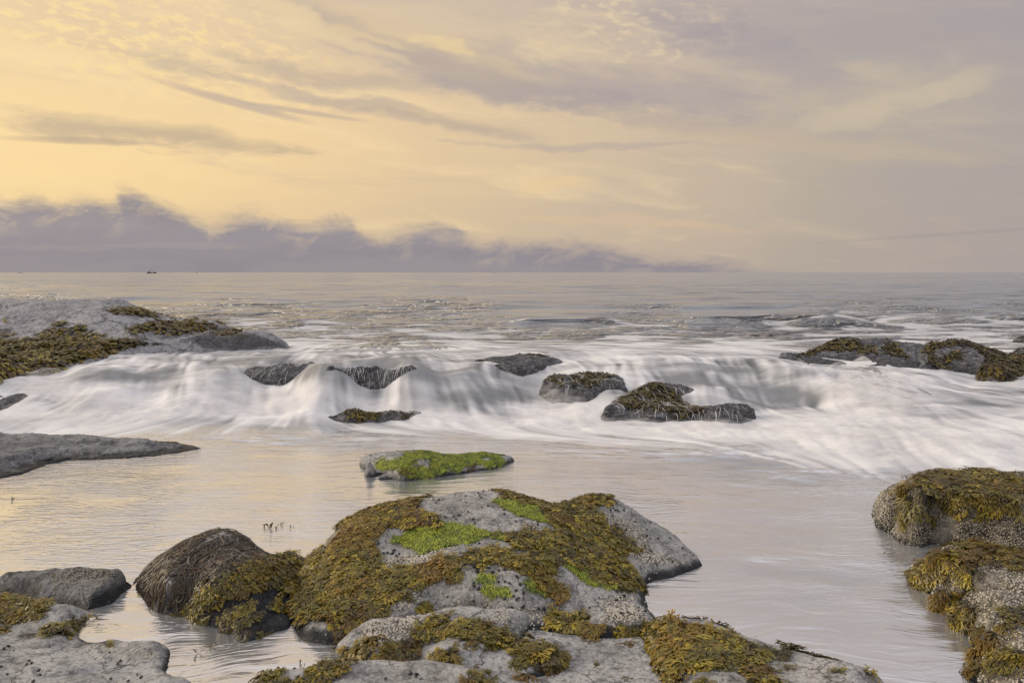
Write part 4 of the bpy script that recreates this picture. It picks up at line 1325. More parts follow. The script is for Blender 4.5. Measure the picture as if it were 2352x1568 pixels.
Cs = build_rock('slab', 'long low grey slab at the left edge of the pool',
    [(-200, 1112, 0), (0, 1095, 0), (47, 1084, 0), (108, 1061, 0), (158, 1051, 0), (230, 1051, 0), (360, 1043, 0), (461, 1028, 0)],
    [(-200, 1000, 9.1, .4), (0, 1001, 9.1, .4), (144, 997, 9.1, .4), (194, 992, 9.15, .4), (230, 997, 9.1, .4), (299, 1005, 9.1, .3), (396, 1017, 9.1, .2)],
    [(100, 1022, .13), (250, 1027, .10), (30, 1052, .10), (130, 1042, .07), (330, 1026, .06)],
    mat=M_SLAB, res=0.02, rough=0.035, nscale=2.2, fine=0.014, wet_h=0.03, layer=0.05, slab=0.35, depth=0.2,
    grooves=[([(0, 1055), (60, 1048), (120, 1052)], .03, 6), ([(200, 1015), (300, 1022), (400, 1022)], .02, 5)],
    weeds=[(0.5, [(60, 1030), (110, 1035), (120, 1050), (70, 1050)]), (0.4, [(-100, 990), (250, 985), (240, 1000), (-100, 1005)]), (0.5, [(330, 1015), (430, 1015), (450, 1025), (350, 1030)]), (0.3, [(170, 1000), (260, 1010), (250, 1040), (180, 1040)])],
    wet_shade=[(0.5, [(120, 1040), (240, 1030), (240, 1055), (120, 1060)]), (0.5, [(-50, 1075), (60, 1070), (40, 1090), (-50, 1100)])])
weed_mat(Cs, 260, 95, 'thin dark weed on the slab', templ=TEMPL_FAR, size=(0.5, 0.9), tint=0.8)

# ---- headland at the left
A = build_rock('headland', 'big smooth grey headland with brown weed bands, far left above the surf',
    [(-500, 975, .2), (-200, 940, .2), (0, 898, .22), (60, 873, .28), (130, 853, .36), (230, 825, .45), (330, 805, .5), (450, 803, .45), (560, 801, .4), (668, 800, .33)],
    [(-500, 715, 21, 4), (-200, 708, 21, 4), (0, 704, 20, 3), (130, 697, 19.5, 3), (280, 690, 19, 3), (350, 719, 18.8, 2), (500, 742, 18.5, 1.5), (600, 773, 18, 1)],
    [(150, 740, 1.0), (350, 770, .75), (0, 760, .85), (0, 820, .55), (200, 790, .65), (500, 775, .6), (250, 715, 1.2), (420, 745, .85), (-250, 800, .7), (100, 830, .5)],
    mat=M_HEAD, res=0.05, rough=0.07, nscale=0.8, fine=0.035, base=0.0, depth=0.6, layer=0.22, soft_c=0.4,
    grooves=[([(0, 700), (150, 697), (300, 694)], .05, 3), ([(330, 775), (420, 768), (500, 745)], .10, 5), ([(290, 770), (230, 745)], .06, 4)],
    weeds=[[(-50, 780), (150, 776), (320, 778), (380, 790), (300, 800), (220, 825), (130, 850), (50, 872), (-80, 900)], (0.75, [(85, 765), (130, 735), (190, 745), (250, 770), (180, 785), (90, 785)]), (0.85, [(220, 708), (290, 703), (350, 715), (390, 732), (300, 730), (240, 718)]),
           (0.85, [(350, 735), (430, 732), (520, 745), (480, 758), (430, 770), (300, 768), (290, 755)]), (0.6, [(450, 745), (540, 752), (600, 780), (500, 775)]), (0.6, [(-50, 740), (30, 750), (40, 785), (-50, 790)]), (0.5, [(-50, 730), (60, 728), (40, 738), (-50, 738)])],
    wet_shade=[(0.75, [(430, 775), (520, 748), (600, 772), (670, 800), (560, 805), (470, 800)]), (0.8, [(-50, 870), (30, 865), (20, 900), (-50, 930)])])
weed_mat(A, 110, 101, 'golden brown weed bands across the headland', templ=TEMPL_FAR, size=(1.3, 2.3), zmin=0.1, patch=0.8, tint=1.2)

# ---- rocks at the right
M1 = build_rock('rock', 'long dark rock with brown weed at its crest, right beyond the surf',
    [(1788, 827, .33), (1815, 832, .3), (1851, 846, .25), (1899, 858, .15), (1953, 858, .15), (2032, 851, .2), (2128, 848, .2)],
    [(1834, 819, 16.5, .4), (1877, 799, 16.5, .7), (1925, 780, 16.6, 1), (1975, 779, 16.6, 1), (2032, 781, 16.6, 1), (2083, 787, 16.6, 1), (2130, 797, 16.5, .8)],
    [(1900, 830, 15.6, 'y'), (1980, 825, 15.6, 'y'), (2060, 822, 15.6, 'y'), (1950, 800, 16.1, 'y'), (1980, 845, 15.1, 'y')],
    mat=M_FILMROCK, res=0.03, rough=0.045, nscale=2.0, fine=0.03, base=0.1, depth=0.5, soft_c=0.2,
    weeds=[[(1790, 828), (1850, 805), (1900, 775), (1960, 775), (2000, 795), (2015, 815), (1960, 808), (1900, 806), (1850, 822)], [(2030, 780), (2055, 783), (2090, 825), (2050, 822), (2025, 810)]],
    wet_shade=[(0.55, [(1850, 820), (2000, 815), (2130, 830), (2130, 860), (1850, 860)])])
weed_mat(M1, 160, 111, 'brown weed along the crest', templ=TEMPL_FAR, size=(0.9, 1.5), zmin=0.1, tint=0.9)
M2 = build_rock('rock', 'humped dark rock with olive weed at the right edge, beside the long dark rock',
    [(2110, 850, .2), (2150, 847, .2), (2215, 851, .15), (2243, 863, .12), (2286, 873, .1), (2328, 877, .08), (2370, 866, .08), (2560, 862, .1)],
    [(2114, 795, 16.1, .8), (2159, 785, 16.2, 1), (2215, 785, 16.2, 1), (2249, 793, 16.1, 1), (2294, 819, 15.9, .8), (2352, 821, 15.9, .8), (2560, 831, 15.9, .8)],
    [(2200, 820, 15.3, 'y'), (2280, 845, 14.8, 'y'), (2140, 820, 15.5, 'y'), (2350, 845, 15.0, 'y')],
    mat=M_FILMROCK, res=0.03, rough=0.05, nscale=2.0, fine=0.03, base=0.1, depth=0.5, soft_c=0.2,
    weeds=[[(2115, 785), (2170, 778), (2230, 775), (2300, 810), (2380, 812), (2400, 880), (2300, 880), (2240, 860), (2260, 830), (2240, 800), (2200, 795), (2150, 800), (2150, 845), (2130, 835)], (0.8, [(2170, 805), (2220, 800), (2210, 825), (2170, 845), (2150, 845)])],
    wet_shade=[(0.5, [(2150, 830), (2350, 840), (2350, 880), (2200, 860)])])
weed_mat(M2, 190, 112, 'olive brown weed over the hump', templ=TEMPL_FAR, size=(0.9, 1.5), zmin=0.05, tint=0.85)

# ---- rocks standing in the surf
SURF = {}


def surf_rock(label, poly, crest, pts=(), weeds=(), seed=0, tint=0.75, dens=420, templ=TEMPL_FAR, **kw):
    kw.setdefault('rough', 0.045)
    kw.setdefault('zoff', -0.03)
    rk = build_rock('rock', label, poly, crest, pts, mat=M_SURFROCK, res=0.02, nscale=3.0, fine=0.022, depth=0.35, soft_c=0.1, weeds=weeds, **kw)
    if weeds:
        weed_mat(rk, dens, seed, 'dark wet weed on the rock', templ=templ, align=0.85, size=(0.55, 0.95), zmin=-0.5, tint=tint)
    return rk


surf_rock('flat dark rock awash at the back of the surf, just right of the middle',
    [(1085, 831, .46), (1130, 849, .43), (1190, 852, .42), (1250, 840, .42), (1295, 829, .42)], [(1098, 827, 14.0, .4), (1170, 815, 14.6, .5), (1240, 813, 14.6, .5), (1285, 826, 14.4, .3)], [(1180, 832, 13.9, 'y')],
    [(0.8, [(1085, 822), (1110, 822), (1150, 840), (1120, 850)]), (0.8, [(1170, 808), (1240, 808), (1290, 822), (1240, 820)])], 121, base=0.35, dens=200)
surf_rock('weedy rock with thin falls running off it, behind the domed surf rock',
    [(1246, 871, .38), (1275, 895, .28), (1350, 902, .26), (1436, 878, .36)], [(1258, 859, 12.5, .3), (1330, 850, 12.7, .4), (1400, 852, 12.7, .4), (1430, 858, 12.6, .3)], [(1340, 870, 12.25, 'y')],
    [[(1250, 855), (1300, 860), (1290, 890), (1255, 880)], [(1310, 845), (1400, 842), (1430, 855), (1360, 890), (1310, 885)]], 122, base=0.3, zoff=-0.065)
surf_rock('domed dark rock streaming with white water in the middle of the surf',
    [(1388, 939, .17), (1430, 947, .12), (1500, 957, .09), (1570, 964, .06), (1640, 964, .07), (1700, 952, .13), (1732, 934, .2)], [(1405, 916, 11.4, .3), (1450, 891, 11.6, .4), (1500, 870, 11.75, .5), (1550, 873, 11.85, .5), (1620, 892, 11.9, .4), (1680, 914, 11.8, .3), (1715, 927, 11.7, .2)],
    [(1490, 910, 11.2, 'y'), (1560, 925, 11.15, 'y'), (1620, 932, 11.2, 'y'), (1530, 892, 11.6, 'y'), (1670, 940, 11.3, 'y')],
    [[(1405, 925), (1450, 885), (1510, 865), (1560, 900), (1600, 930), (1640, 950), (1580, 960), (1500, 945), (1430, 940)], (0.6, [(1480, 850), (1500, 850), (1620, 880), (1700, 915), (1640, 905), (1560, 880)])], 123, zoff=-0.055)
surf_rock('small weed topped rock low in the foam, in front of the waterfall',
    [(748, 963, 0), (800, 968, 0), (880, 968, 0), (910, 963, 0)], [(765, 954, 10.9, .2), (800, 947, 11, .25), (850, 950, 11, .2), (895, 958, 10.9, .15)], [],
    [[(765, 955), (800, 938), (860, 942), (890, 962), (820, 968)]], 124, 1.0, 700, zoff=0.01)
surf_rock('little black rock in the foam, right of the weed topped one',
    [(878, 952, .06), (920, 963, .03), (968, 952, .06)], [(890, 943, 11.15, .2), (920, 939, 11.2, .2), (957, 941, 11.2, .2)], [], [(0.7, [(880, 938), (960, 935), (950, 955), (900, 955)])], 125, zoff=0.0)
surf_rock('dark rock half buried in foam at the left edge',
    [(-90, 935, .15), (0, 937, .13), (40, 931, .15), (64, 907, .25)], [(-90, 898, 11.6, .4), (0, 903, 11.6, .4), (50, 904, 11.5, .2)], [(0, 918, 11.3, 'y')], [], 126)
surf_rock('lower of two small rocks cut by the right edge beyond the humped rock',
    [(2322, 812, SEA), (2352, 815, SEA), (2420, 815, SEA)], [(2330, 805, 16.6, .3), (2360, 796, 16.7, .4), (2410, 800, 16.7, .4)], [], [(0.6, [(2320, 790), (2420, 790), (2420, 805), (2330, 808)])], 127, base=0.3)
surf_rock('upper of two small rocks cut by the right edge beyond the humped rock',
    [(2326, 783, SEA), (2352, 785, SEA), (2430, 785, SEA)], [(2335, 777, 19.9, .3), (2365, 768, 20, .4), (2420, 770, 20, .4)], [], [(0.6, [(2320, 765), (2420, 765), (2420, 778), (2330, 780)])], 128, base=0.3, dens=200)
surf_rock('tiny rock awash below the dark swell, left of a pair',
    [(1718, 771, SEA - .02), (1735, 773, SEA - .02), (1748, 771, SEA - .02)], [(1724, 768.5, 21.3, .2), (1740, 768.5, 21.3, .2)], base=0.3, rough=0.03)
surf_rock('tiny rock awash below the dark swell, right of a pair',
    [(1758, 771, SEA - .02), (1768, 773, SEA - .02), (1778, 771, SEA - .02)], [(1762, 766.5, 21.3, .2), (1774, 766.5, 21.3, .2)], base=0.3, rough=0.03)
surf_rock('dark ledge breaking the crest of the waterfall, left part',
    [(510, 857, 12.6, 'y'), (600, 866, 12.3, 'y'), (690, 862, 12.4, 'y'), (735, 846, 12.7, 'y')], [(530, 843, 12.65, .4), (620, 830, 12.8, .5), (725, 824, 13.05, .4)], [], [], 129, base=0.3, rough=0.05, zoff=-0.075)
surf_rock('dark ledge at the brink of the waterfall, right part',
    [(735, 866, 11.72, 'y'), (850, 868, 11.72, 'y'), (965, 862, 11.75, 'y')], [(748, 843, 11.72, .4), (850, 836, 11.82, .5), (955, 838, 11.8, .4)], [], [(0.35, [(880, 830), (960, 830), (960, 865), (900, 865)])], 130, base=0.3, rough=0.06, zoff=-0.065)

# ------------------------------------------------------------------ strands: cords of weed and threads of falling water
def strands(rk, name, poly, count, seed, cols, length, width, label, drift=(0, 0, 0), mat=None, lift=(0.004, 0.02), nseg=10, parent=True, taper=0.5, wild=0.22, wild0=0.35):
    rng = np.random.default_rng(seed)
    ok = np.where((poly_sd(rk['uv'], poly) < 0) & (rk['V'][:, 2] > rk['org'][2] - 0.02) & (rk['N'][:, 1] < 0.35))[0]
    k = rng.choice(ok, count)
    p = rk['V'][k, :2] + rng.normal(0, rk['res'], (count, 2))
    Z, x0, y0, res = rk['Z'], rk['x0'], rk['y0'], rk['res']
    Zs = blur(Z, 3)
    gy, gx = np.gradient(Zs, res)
    L = rng.uniform(length[0], length[1], count) / nseg
    lf = rng.uniform(lift[0], lift[1], count)
    w = rng.uniform(width[0], width[1], count)
    head = rng.normal(0, wild0, count)
    path = []
    d = np.zeros((count, 2))
    for s in range(nseg + 1):
        fx, fy = (p[:, 0] - x0) / res, (p[:, 1] - y0) / res
        z = bilinear(Zs, fx, fy)
        path.append(np.stack([p[:, 0], p[:, 1], z + lf * (0.35 + 0.65 * math.sin(math.pi * min(1, s / nseg + .15)))], 1))
        g = np.stack([-bilinear(gx, fx, fy), -bilinear(gy, fx, fy)], 1)
        sl = np.linalg.norm(g, axis=1)[:, None]
        g = g / np.maximum(sl, 0.15) + np.array(drift[:2])
        ca, sa = np.cos(head), np.sin(head)
        g = np.stack([g[:, 0] * ca - g[:, 1] * sa, g[:, 0] * sa + g[:, 1] * ca], 1)
        d = 0.5 * d + 0.5 * g / np.maximum(np.linalg.norm(g, axis=1), 1e-6)[:, None]
        dl = d / np.maximum(np.linalg.norm(d, axis=1), 1e-6)[:, None]
        p = p + dl * (L / np.sqrt(1 + sl[:, 0] ** 2))[:, None]
        head = head + rng.normal(0, wild, count)
    path = np.stack(path, 1)
    tan = np.gradient(path, axis=1)
    tan /= np.maximum(np.linalg.norm(tan, axis=2), 1e-6)[..., None]
    side = np.cross(tan, [0, 0, 1.0])
    side /= np.maximum(np.linalg.norm(side, axis=2), 1e-6)[..., None]
    upv = np.cross(side, tan)
    prof = (1 - taper * np.linspace(0, 1, nseg + 1) ** 2)[None, :, None] * w[:, None, None]
    ringv = np.stack([path - side * prof, path + upv * prof * .9, path + side * prof], 2)      # count, nseg+1, 3, 3
    V = ringv.reshape(-1, 3)
    base = (np.arange(count) * (nseg + 1) * 3)[:, None, None]
    s = np.arange(nseg)[None, :, None] * 3
    e = np.arange(2)[None, None, :]
    i = base + s + e
    Q = np.stack([i, i + 1, i + 4, i + 3], -1).reshape(-1, 4)
    c = cols[rng.integers(0, len(cols), count)] * rng.uniform(.6, 1.3, (count, 1))
    C = np.repeat(c, (nseg + 1) * 3, 0)
    org = rk['org'] if parent else np.zeros(3)
    me = mesh_from(name, V - org, Q, mat or M_WEED, True, {'tint': np.clip(C, 0, 1)})
    return link(name, me, parent=rk['root'] if parent else None, label=label, kind='stuff')


CORD = np.array([(0.07, 0.048, 0.028), (0.10, 0.065, 0.030), (0.05, 0.036, 0.025), (0.13, 0.10, 0.065), (0.09, 0.050, 0.024), (0.22, 0.20, 0.18), (0.07, 0.06, 0.034), (0.04, 0.03, 0.022)])
strands(Fm, 'weed_cords', [(305, 1350), (350, 1280), (430, 1225), (504, 1200), (580, 1225), (625, 1275), (560, 1300), (480, 1345), (420, 1385), (340, 1375)], 1700, 5, CORD, (0.06, 0.24), (0.0016, 0.0060),
        'long brown and grey weed cords combed down the mound', drift=(-0.4, -0.15), wild=0.42, wild0=0.8, lift=(0.001, 0.022))

# white threads running off the surf rocks
M_THREAD, T_, b_ = new_mat('white_water')
_, c_ = attr(T_, 'tint')
T_.put(b_.inputs['Base Color'], c_)
b_.inputs['Roughness'].default_value = 0.5
WHITE = np.array([(0.85, 0.84, 0.83), (0.75, 0.74, 0.74), (0.6, 0.6, 0.61)])
for frag, poly, n in (('domed dark rock', [(1395, 940), (1440, 890), (1500, 862), (1560, 865), (1720, 925), (1700, 955), (1500, 955)], 300), ('weedy rock with thin falls', [(1250, 850), (1430, 850), (1430, 890), (1260, 895)], 100),
                      ('right part', [(735, 835), (960, 832), (965, 900), (740, 900)], 170), ('left part', [(510, 825), (740, 820), (740, 890), (510, 890)], 90)):
    rk = [r for k, r in ROCKS.items() if frag in k][0]
    strands(rk, 'water_threads', poly, n, 40 + n, WHITE, (0.09, 0.30), (0.0010, 0.0036), 'thin white threads of water running down the rock', drift=(0.05, -0.7), mat=M_THREAD, lift=(0.012, 0.025), taper=0.8, wild=0.2, wild0=0.3)

# ------------------------------------------------------------------ sea snails on the bare stone
def snail_mesh():
    V, Q = [], []
    nt, ns = 16, 6
    for i in range(nt):
        t = i / (nt - 1)
        a = t * 4.6 * math.pi * .55
        R = 0.62 * (1 - t) ** 1.0
        r = 0.50 * (1 - t) + 0.05
        c = np.array([R * math.cos(a), R * math.sin(a), 0.35 + 0.75 * t])
        for j in range(ns):
            b = 2 * math.pi * j / ns
            V.append(c + np.array([math.cos(a) * math.cos(b) * r, math.sin(a) * math.cos(b) * r, math.sin(b) * r * .9]))
    for i in range(nt - 1):
        for j in range(ns):
            Q.append((i * ns + j, i * ns + (j + 1) % ns, (i + 1) * ns + (j + 1) % ns, (i + 1) * ns + j))
    return mesh_from('snail_shell', np.array(V), np.array(Q), M_SNAIL, True)


SNAIL = snail_mesh()


def put_snails(rk, poly, n, seed, label, group, size=(0.007, 0.013)):
    rng = np.random.default_rng(seed)
    ok = np.where((poly_sd(rk['uv'], poly) < 0) & (rk['weed'] < 0.15) & (rk['green'] < 0.2) & (rk['V'][:, 2] > 0.02) & (rk['N'][:, 1] < 0.25))[0]
    if len(ok) == 0:
        return
    centres = rng.choice(ok, max(2, n // 5))
    for i in range(n):
        if rng.random() < 0.4:
            c = rk['V'][rng.choice(centres)]
            near = ok[np.argsort(((rk['V'][ok] - c) ** 2).sum(1))[:40]]
            v = rng.choice(near)
        else:
            v = rng.choice(ok)
        p, nn = rk['V'][v], rk['N'][v]
        o = link('sea_snail', SNAIL, label=label, category='snail', group=group)
        s = rng.uniform(*size)
        o.scale = (s, s, s)
        o.location = p + nn * s * 0.05
        q = Vector(nn).to_track_quat('Z', 'Y').to_euler()
        q.rotate_axis('Z', rng.uniform(0, 6.28))
        o.rotation_euler = q


put_snails(E, [(860, 1150), (1010, 1120), (1160, 1120), (1290, 1220), (1160, 1260), (880, 1310), (840, 1250)], 52, 71, 'small dark sea snail on the upper bare stone of the large boulder', 'snails on the upper boulder')
put_snails(E, [(940, 1360), (1090, 1295), (1190, 1295), (1320, 1400), (1050, 1405)], 34, 72, 'small dark sea snail on the lower front stone of the large boulder', 'snails on the lower front of the boulder', (0.008, 0.015))
put_snails(E, [(1240, 1300), (1300, 1285), (1420, 1350), (1500, 1420), (1350, 1410)], 14, 73, 'small dark sea snail on the strip of stone beside the narrow green alga', 'snails on the lower right of the boulder')
put_snails(E, [(1360, 1160), (1470, 1165), (1620, 1300), (1490, 1350), (1430, 1270)], 26, 74, 'small dark sea snail on the sloping right flank of the large boulder', 'snails on the right flank of the boulder', (0.006, 0.011))
put_snails(Hs, [(0, 1460), (200, 1470), (430, 1560), (300, 1568), (0, 1568)], 20, 75, 'small dark sea snail on the pale slab in the lower left corner', 'snails on the lower left slab', (0.006, 0.012))
put_snails(I2, [(760, 1545), (900, 1530), (1090, 1555), (1000, 1568), (760, 1568)], 5, 76, 'small dark sea snail on the slab at the bottom edge', 'snails on the bottom slab')

# ------------------------------------------------------------------ single tufts and sprigs one can pick out
def single_tuft(u, v, z, label, seed, size=1.0, upright=False, group=None, tint=1.0, n=9):
    rng = np.random.default_rng(seed)
    if upright:
        tv, tq, tt, tr = frond_template(rng, n, 1.6, 0.055, 0.0042, 1.5, 0.15)
    else:
        tv, tq, tt, tr = frond_template(rng, n, 1.2, 0.062, 0.0046, 0.7, 0.5)
    base = WEED_COLS[rng.integers(0, len(WEED_COLS))] * tint
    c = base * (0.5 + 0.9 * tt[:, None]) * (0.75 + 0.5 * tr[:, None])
    me = mesh_from('seaweed_tuft', tv * size, tq, M_WEED, False, {'tint': c})
    p = at_z(u, v, z)
    o = link('seaweed_tuft', me, label=label, category='seaweed', group=group, loc=tuple(p))
    o.rotation_euler = (0, 0, rng.uniform(0, 6.28))
    return o


for i, (u, v, lab, sz) in enumerate([(606, 1213, 'leftmost dark weed sprig poking out of the pool behind the stringy mound', .7), (619, 1214, 'tallest dark weed sprig poking out of the pool behind the stringy mound', 1.0), (636, 1215, 'low dark weed sprig beside the tallest one behind the stringy mound', .6),
                                     (648, 1209, 'farther dark weed sprig right of the tallest one behind the stringy mound', .6), (671, 1213, 'rightmost lone dark weed sprig in the pool behind the stringy mound', .5), (28, 1148, 'tiny dark weed sprig in the pool at the left edge', .6)]):
    single_tuft(u, v, -0.004, lab, 900 + i, sz, True, 'sprigs in the pool', 0.4, 4)
for i, (u, v, lab, sz) in enumerate([(1356, 1470, 'weed tuft floating in the shallow pool, just below the weed strip of the boulder', 1.1), (1432, 1483, 'weed tuft floating in the shallow pool, left of the large rockweed clump', 1.2), (1382, 1537, 'small weed tuft in the middle of the shallow pool', .8),
                                     (1430, 1560, 'weed tuft at the bottom of the shallow pool', 1.0), (1092, 1545, 'dark weed tuft in the pool above the bottom slab', 1.0), (1136, 1524, 'olive weed tuft right of the dark one above the bottom slab', 1.0),
                                     (690, 1535, 'dark little weed sprig standing in the enclosed pool, lower left', .7), (455, 1500, 'thin weed sprig at the tip of the lower left slab', .6), (480, 1494, 'weed sprig in the enclosed pool, off the slab tip', .6)]):
    single_tuft(u, v, -0.003, lab, 930 + i, sz, i > 5, 'tufts in the shallow pools', 0.75 if i < 6 else 0.5, 7 if i < 6 else 4)


def surf_z(rk, u, v):
    k = np.argmin((rk['uv'][:, 0] - u) ** 2 + (rk['uv'][:, 1] - v) ** 2 + np.where(rk['N'][:, 1] > 0.5, 1e6, 0))
    return float(rk['V'][k, 2])


for i, (rk, u, v, lab, sz) in enumerate([(Hs, 200, 1424, 'golden weed tuft on the slab beside the dark undercut', 1.0), (Hs, 199, 1466, 'golden weed tuft on the pool edge of the lower left slab', .9), (Hs, 250, 1484, 'small orange weed tuft on the lower left slab', .8),
                                         (I1, 1084, 1492, 'little golden weed tuft alone on the low ledge', .7), (J, 1806, 1538, 'small pinkish brown weed tuft on the right foreground slab', .9), (J, 1933, 1545, 'weed tuft near the right end of the foreground slab', .9),
                                         (E, 1470, 1258, 'weed tuft alone on the right flank of the large boulder', 1.0), (E, 1408, 1222, 'weed tuft near the crest of the right flank of the boulder', .9), (L, 2318, 1425, 'weed tuft on the pale crust of the lower right boulder', 1.1)]):
    single_tuft(u, v, surf_z(rk, u, v), lab, 960 + i, sz, False, 'single tufts on the rocks', 1.15, 8)

# ------------------------------------------------------------------ spray: thin white veils of droplets over the breaking water
def build_spray():
    m = bpy.data.materials.new('white_spray')
    m.use_nodes = True
    T = NT(m.node_tree)
    T.n.clear()
    al, _ = attr(T, 'veil')
    df = T.new('ShaderNodeBsdfDiffuse')
    df.inputs[0].default_value = (0.90, 0.88, 0.87, 1)
    tl = T.new('ShaderNodeBsdfTranslucent')
    tl.inputs[0].default_value = (0.90, 0.88, 0.87, 1)
    mx = T.new('ShaderNodeMixShader')
    mx.inputs[0].default_value = 0.4
    T.l.new(df.outputs[0], mx.inputs[1])
    T.l.new(tl.outputs[0], mx.inputs[2])
    tr = T.new('ShaderNodeBsdfTransparent')
    m2 = T.new('ShaderNodeMixShader')
    T.put(m2.inputs[0], al)
    T.l.new(tr.outputs[0], m2.inputs[1])
    T.l.new(mx.outputs[0], m2.inputs[2])
    out = T.new('ShaderNodeOutputMaterial')
    T.l.new(m2.outputs[0], out.inputs[0])
    s = 0.05
    xs, ys = np.arange(-9.6, 12.4, s), np.arange(8.2, 15.2, s)
    X, Y = np.meshgrid(xs, ys)
    x, y = X.ravel(), Y.ravel()
    z0 = water_z(x, y)
    foam = foam_at(x, y, z0)
    u, v = project(np.stack([x, y, z0], 1))
    full = sstep(foam, 0.80, 1.0)
    plume = np.exp(-((u - 1955) / 75) ** 2 - ((v - 905) / 32) ** 2) * 0.30 + np.exp(-((u - 2060) / 90) ** 2 - ((v - 925) / 30) ** 2) * 0.18 + np.exp(-((u - 110) / 80) ** 2 - ((v - 890) / 28) ** 2) * 0.14 \
        + np.exp(-((u - 1275) / 45) ** 2 - ((v - 925) / 30) ** 2) * 0.16 + np.exp(-((u - 2150) / 160) ** 2 - ((v - 1010) / 30) ** 2) * 0.10
    L2 = lsample(LIC_C, x, y)
    VV, QQ, AA, off = [], [], [], 0
    nl = 6
    for k in range(nl):
        t = (k + 1) / nl
        lump = fbm(np.stack([x * 1.8 + 13 * k, y * 2.4, x * 0 + k * .35], 1), 4, 0.5)
        hgt = t * (0.07 * full + plume * 1.15) * (1.0 + 0.9 * lump)
        a = full * (0.20 * (1 - t) + 0.03) * sstep(lump + 0.10 * L2, -0.25 + .45 * t, 0.45) + sstep(plume, 0.02, 0.2) * 0.22 * sstep(lump, -0.35 + .3 * t, 0.4)
        V = np.stack([x, y, z0 + 0.012 + hgt], 1)
        Fq = grid_faces(*X.shape)
        keep = a[Fq].max(1) > 0.01
        Fq = Fq[keep]
        used = np.unique(Fq)
        rm = np.full(len(V), -1)
        rm[used] = np.arange(len(used))
        VV.append(V[used])
        AA.append(a[used])
        QQ.append(rm[Fq] + off)
        off += len(used)
    me = mesh_from('spray', np.concatenate(VV), np.concatenate(QQ), m, True, {'veil': np.clip(np.concatenate(AA), 0, .6)})
    link('spray', me, label='soft white spray hanging over the breaking surf', category='spray', kind='stuff')


build_spray()

# ------------------------------------------------------------------ boat, buoys and islet on the horizon
def bm_box(V, Q, x0, x1, y0, y1, z0, z1, tx=0.0):
    i = len(V)
    V += [(x0, y0, z0), (x1, y0, z0), (x1, y1, z0), (x0, y1, z0), (x0 + tx, y0, z1), (x1 - tx, y0, z1), (x1 - tx, y1, z1), (x0 + tx, y1, z1)]
    Q += [(i, i + 3, i + 2, i + 1), (i + 4, i + 5, i + 6, i + 7), (i, i + 1, i + 5, i + 4), (i + 1, i + 2, i + 6, i + 5), (i + 2, i + 3, i + 7, i + 6), (i + 3, i, i + 4, i + 7)]


def rod(V, Q, a, b, r, r2=None, n=6):
    a, b = np.array(a, float), np.array(b, float)
    d = (b - a) / np.linalg.norm(b - a)
    s = np.cross(d, [0.3, 0.9, 0.1])
    s /= np.linalg.norm(s)
    t = np.cross(d, s)
    i = len(V)
    for c, rr in ((a, r), (b, r if r2 is None else r2)):
        for j in range(n):
            an = 2 * math.pi * j / n
            V.append(tuple(c + (s * math.cos(an) + t * math.sin(an)) * rr))
    for j in range(n):
        Q.append((i + j, i + (j + 1) % n, i + n + (j + 1) % n, i + n + j))
    V.append(tuple(a)); V.append(tuple(b))
    for j in range(n):
        Q.append((i + (j + 1) % n, i + j, i + 2 * n, i + 2 * n))
        Q.append((i + n + j, i + n + (j + 1) % n, i + 2 * n + 1, i + 2 * n + 1))


def part(name, fn, mat, parent, label=None, smooth=False):
    V, Q = [], []
    fn(V, Q)
    quads = [q for q in Q if q[2] != q[3]]
    tris = [q[:3] for q in Q if q[2] == q[3]]
    fs = [np.array(quads)] if quads else []
    if tris:
        fs.append(np.array(tris))
    me = mesh_from(name, np.array(V, float), fs, mat, smooth)
    return link(name, me, parent=parent, label=label)


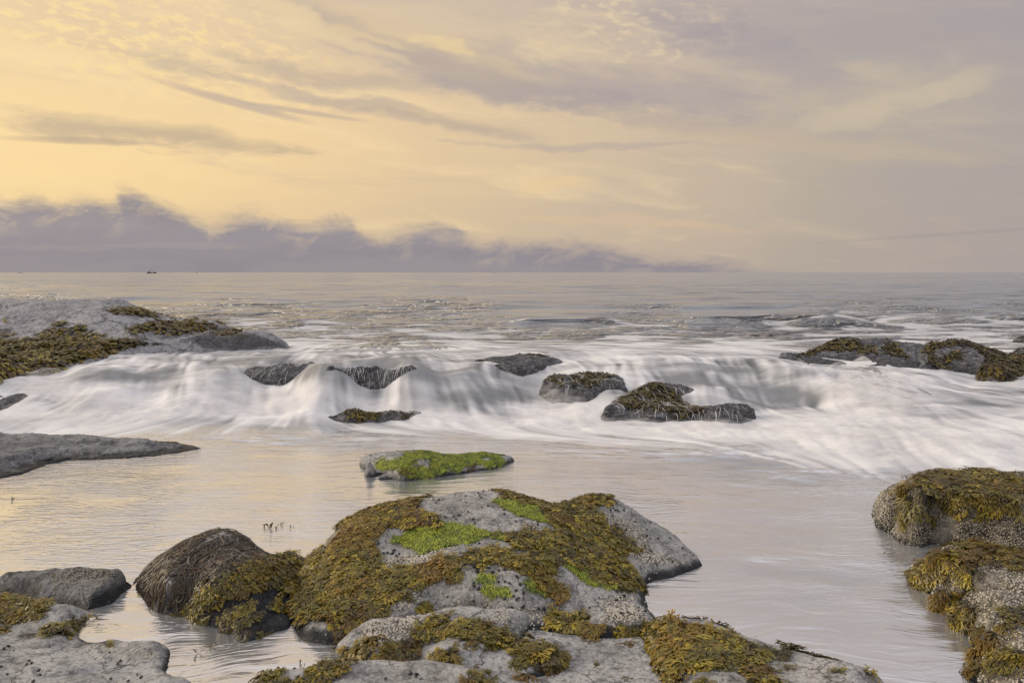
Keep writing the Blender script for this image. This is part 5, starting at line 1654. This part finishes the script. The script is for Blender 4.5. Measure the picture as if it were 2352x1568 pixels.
def build_boat():
    D = 1600.0
    p = at_y(348.5, 627.8, D)
    root = link('fishing_boat', None, label='dark fishing boat on the horizon at the left', category='boat', loc=(float(p[0]), D, SEA))
    L, B = 18.6, 5.0

    def hull(V, Q):
        n = 14
        for i in range(n + 1):
            t = i / n
            x = -L / 2 + L * t
            w = B / 2 * (1 - max(0, (0.32 - t) / 0.32) ** 2.0 * 0.95) * (1 - max(0, (t - .85) / .15) ** 2 * .35)
            sheer = 1.35 + 1.35 * max(0, (0.45 - t) / 0.45) ** 2 + 0.35 * max(0, (t - .7) / .3) ** 2
            xx = x - 0.9 * max(0, (0.2 - t) / .2)
            V += [(x, -w * .55, -0.7), (xx, -w, sheer), (xx, w, sheer), (x, w * .55, -0.7)]
        for i in range(n):
            a, b = 4 * i, 4 * i + 4
            for j in range(4):
                Q.append((a + j, b + j, b + (j + 1) % 4, a + (j + 1) % 4))
        Q.append((0, 1, 2, 3))
        Q.append((4 * n + 3, 4 * n + 2, 4 * n + 1, 4 * n))
    part('hull', hull, M_HULL, root)
    wh = part('wheelhouse', lambda V, Q: bm_box(V, Q, -6.2, -3.6, -1.5, 1.5, 1.5, 4.0, 0.2), M_HOUSE, root)
    for y in (-1.53, 1.53):
        for x in (-5.7, -4.6):
            part('window', lambda V, Q: bm_box(V, Q, x, x + .75, y - .03, y + .03, 2.9, 3.5), M_GLASSD, wh)
    part('mast', lambda V, Q: rod(V, Q, (-0.6, 0, 1.2), (-0.6, 0, 7.6), 0.22, 0.12), M_STEEL, root)
    part('boom', lambda V, Q: rod(V, Q, (-0.4, 0, 3.2), (4.2, 0, 6.6), 0.14, 0.10), M_STEEL, root)
    part('foremast', lambda V, Q: rod(V, Q, (-4.9, 0, 4.0), (-4.9, 0, 5.6), 0.10, 0.06), M_STEEL, root)
    part('net_drum', lambda V, Q: rod(V, Q, (6.6, -1.5, 2.2), (6.6, 1.5, 2.2), 0.95, None, 12), M_HULL, root)
    part('gantry', lambda V, Q: (rod(V, Q, (5.6, -1.7, 1.3), (5.6, -1.7, 3.4), .13), rod(V, Q, (5.6, 1.7, 1.3), (5.6, 1.7, 3.4), .13), rod(V, Q, (5.6, -1.8, 3.4), (5.6, 1.8, 3.4), .13)), M_STEEL, root)
    for b2 in ((8.2, 0, 1.6), (-9.3, 0, 2.6)):
        part('stay_wire', lambda V, Q: rod(V, Q, (-0.6, 0, 7.3), b2, 0.035), M_STEEL, root)


build_boat()


def buoy(u, D, h, label):
    p = at_y(u, 627.0, D)
    root = link('buoy', None, label=label, category='buoy', group='far buoys', loc=(float(p[0]), D, SEA))
    part('float', lambda V, Q: rod(V, Q, (0, 0, -0.3), (0, 0, h * .35), h * .30, h * .26, 10), M_HULL, root)
    part('tower', lambda V, Q: rod(V, Q, (0, 0, h * .35), (0, 0, h * .8), h * .16, h * .10, 8), M_HULL, root)
    part('topmark', lambda V, Q: rod(V, Q, (0, 0, h * .8), (0, 0, h * 1.05), h * .17, h * .12, 8), M_HULL, root)


buoy(452, 1500.0, 2.6, 'dark buoy on the horizon right of the fishing boat')
buoy(1135, 2300.0, 2.6, 'tiny buoy on the horizon near the middle of the picture')

def islet():
    D = 3200.0
    p = at_y(46, 626.5, D)
    n, mm = 26, 10
    X, Y = np.meshgrid(np.linspace(-14, 14, n), np.linspace(-5, 5, mm))
    P = np.stack([X.ravel(), Y.ravel()], 1)
    z = 1.9 * (1 - (P[:, 0] / 14) ** 2) * (1 - (P[:, 1] / 5) ** 2) + 0.5 * fbm(P * .35, 3) - 0.35
    root = link('islet', mesh_from('islet', np.concatenate([P, z[:, None]], 1), grid_faces(mm, n), M_HULL, True), label='tiny low dark islet on the horizon at the far left', category='islet', kind='thing', loc=(float(p[0]), D, SEA))


islet()
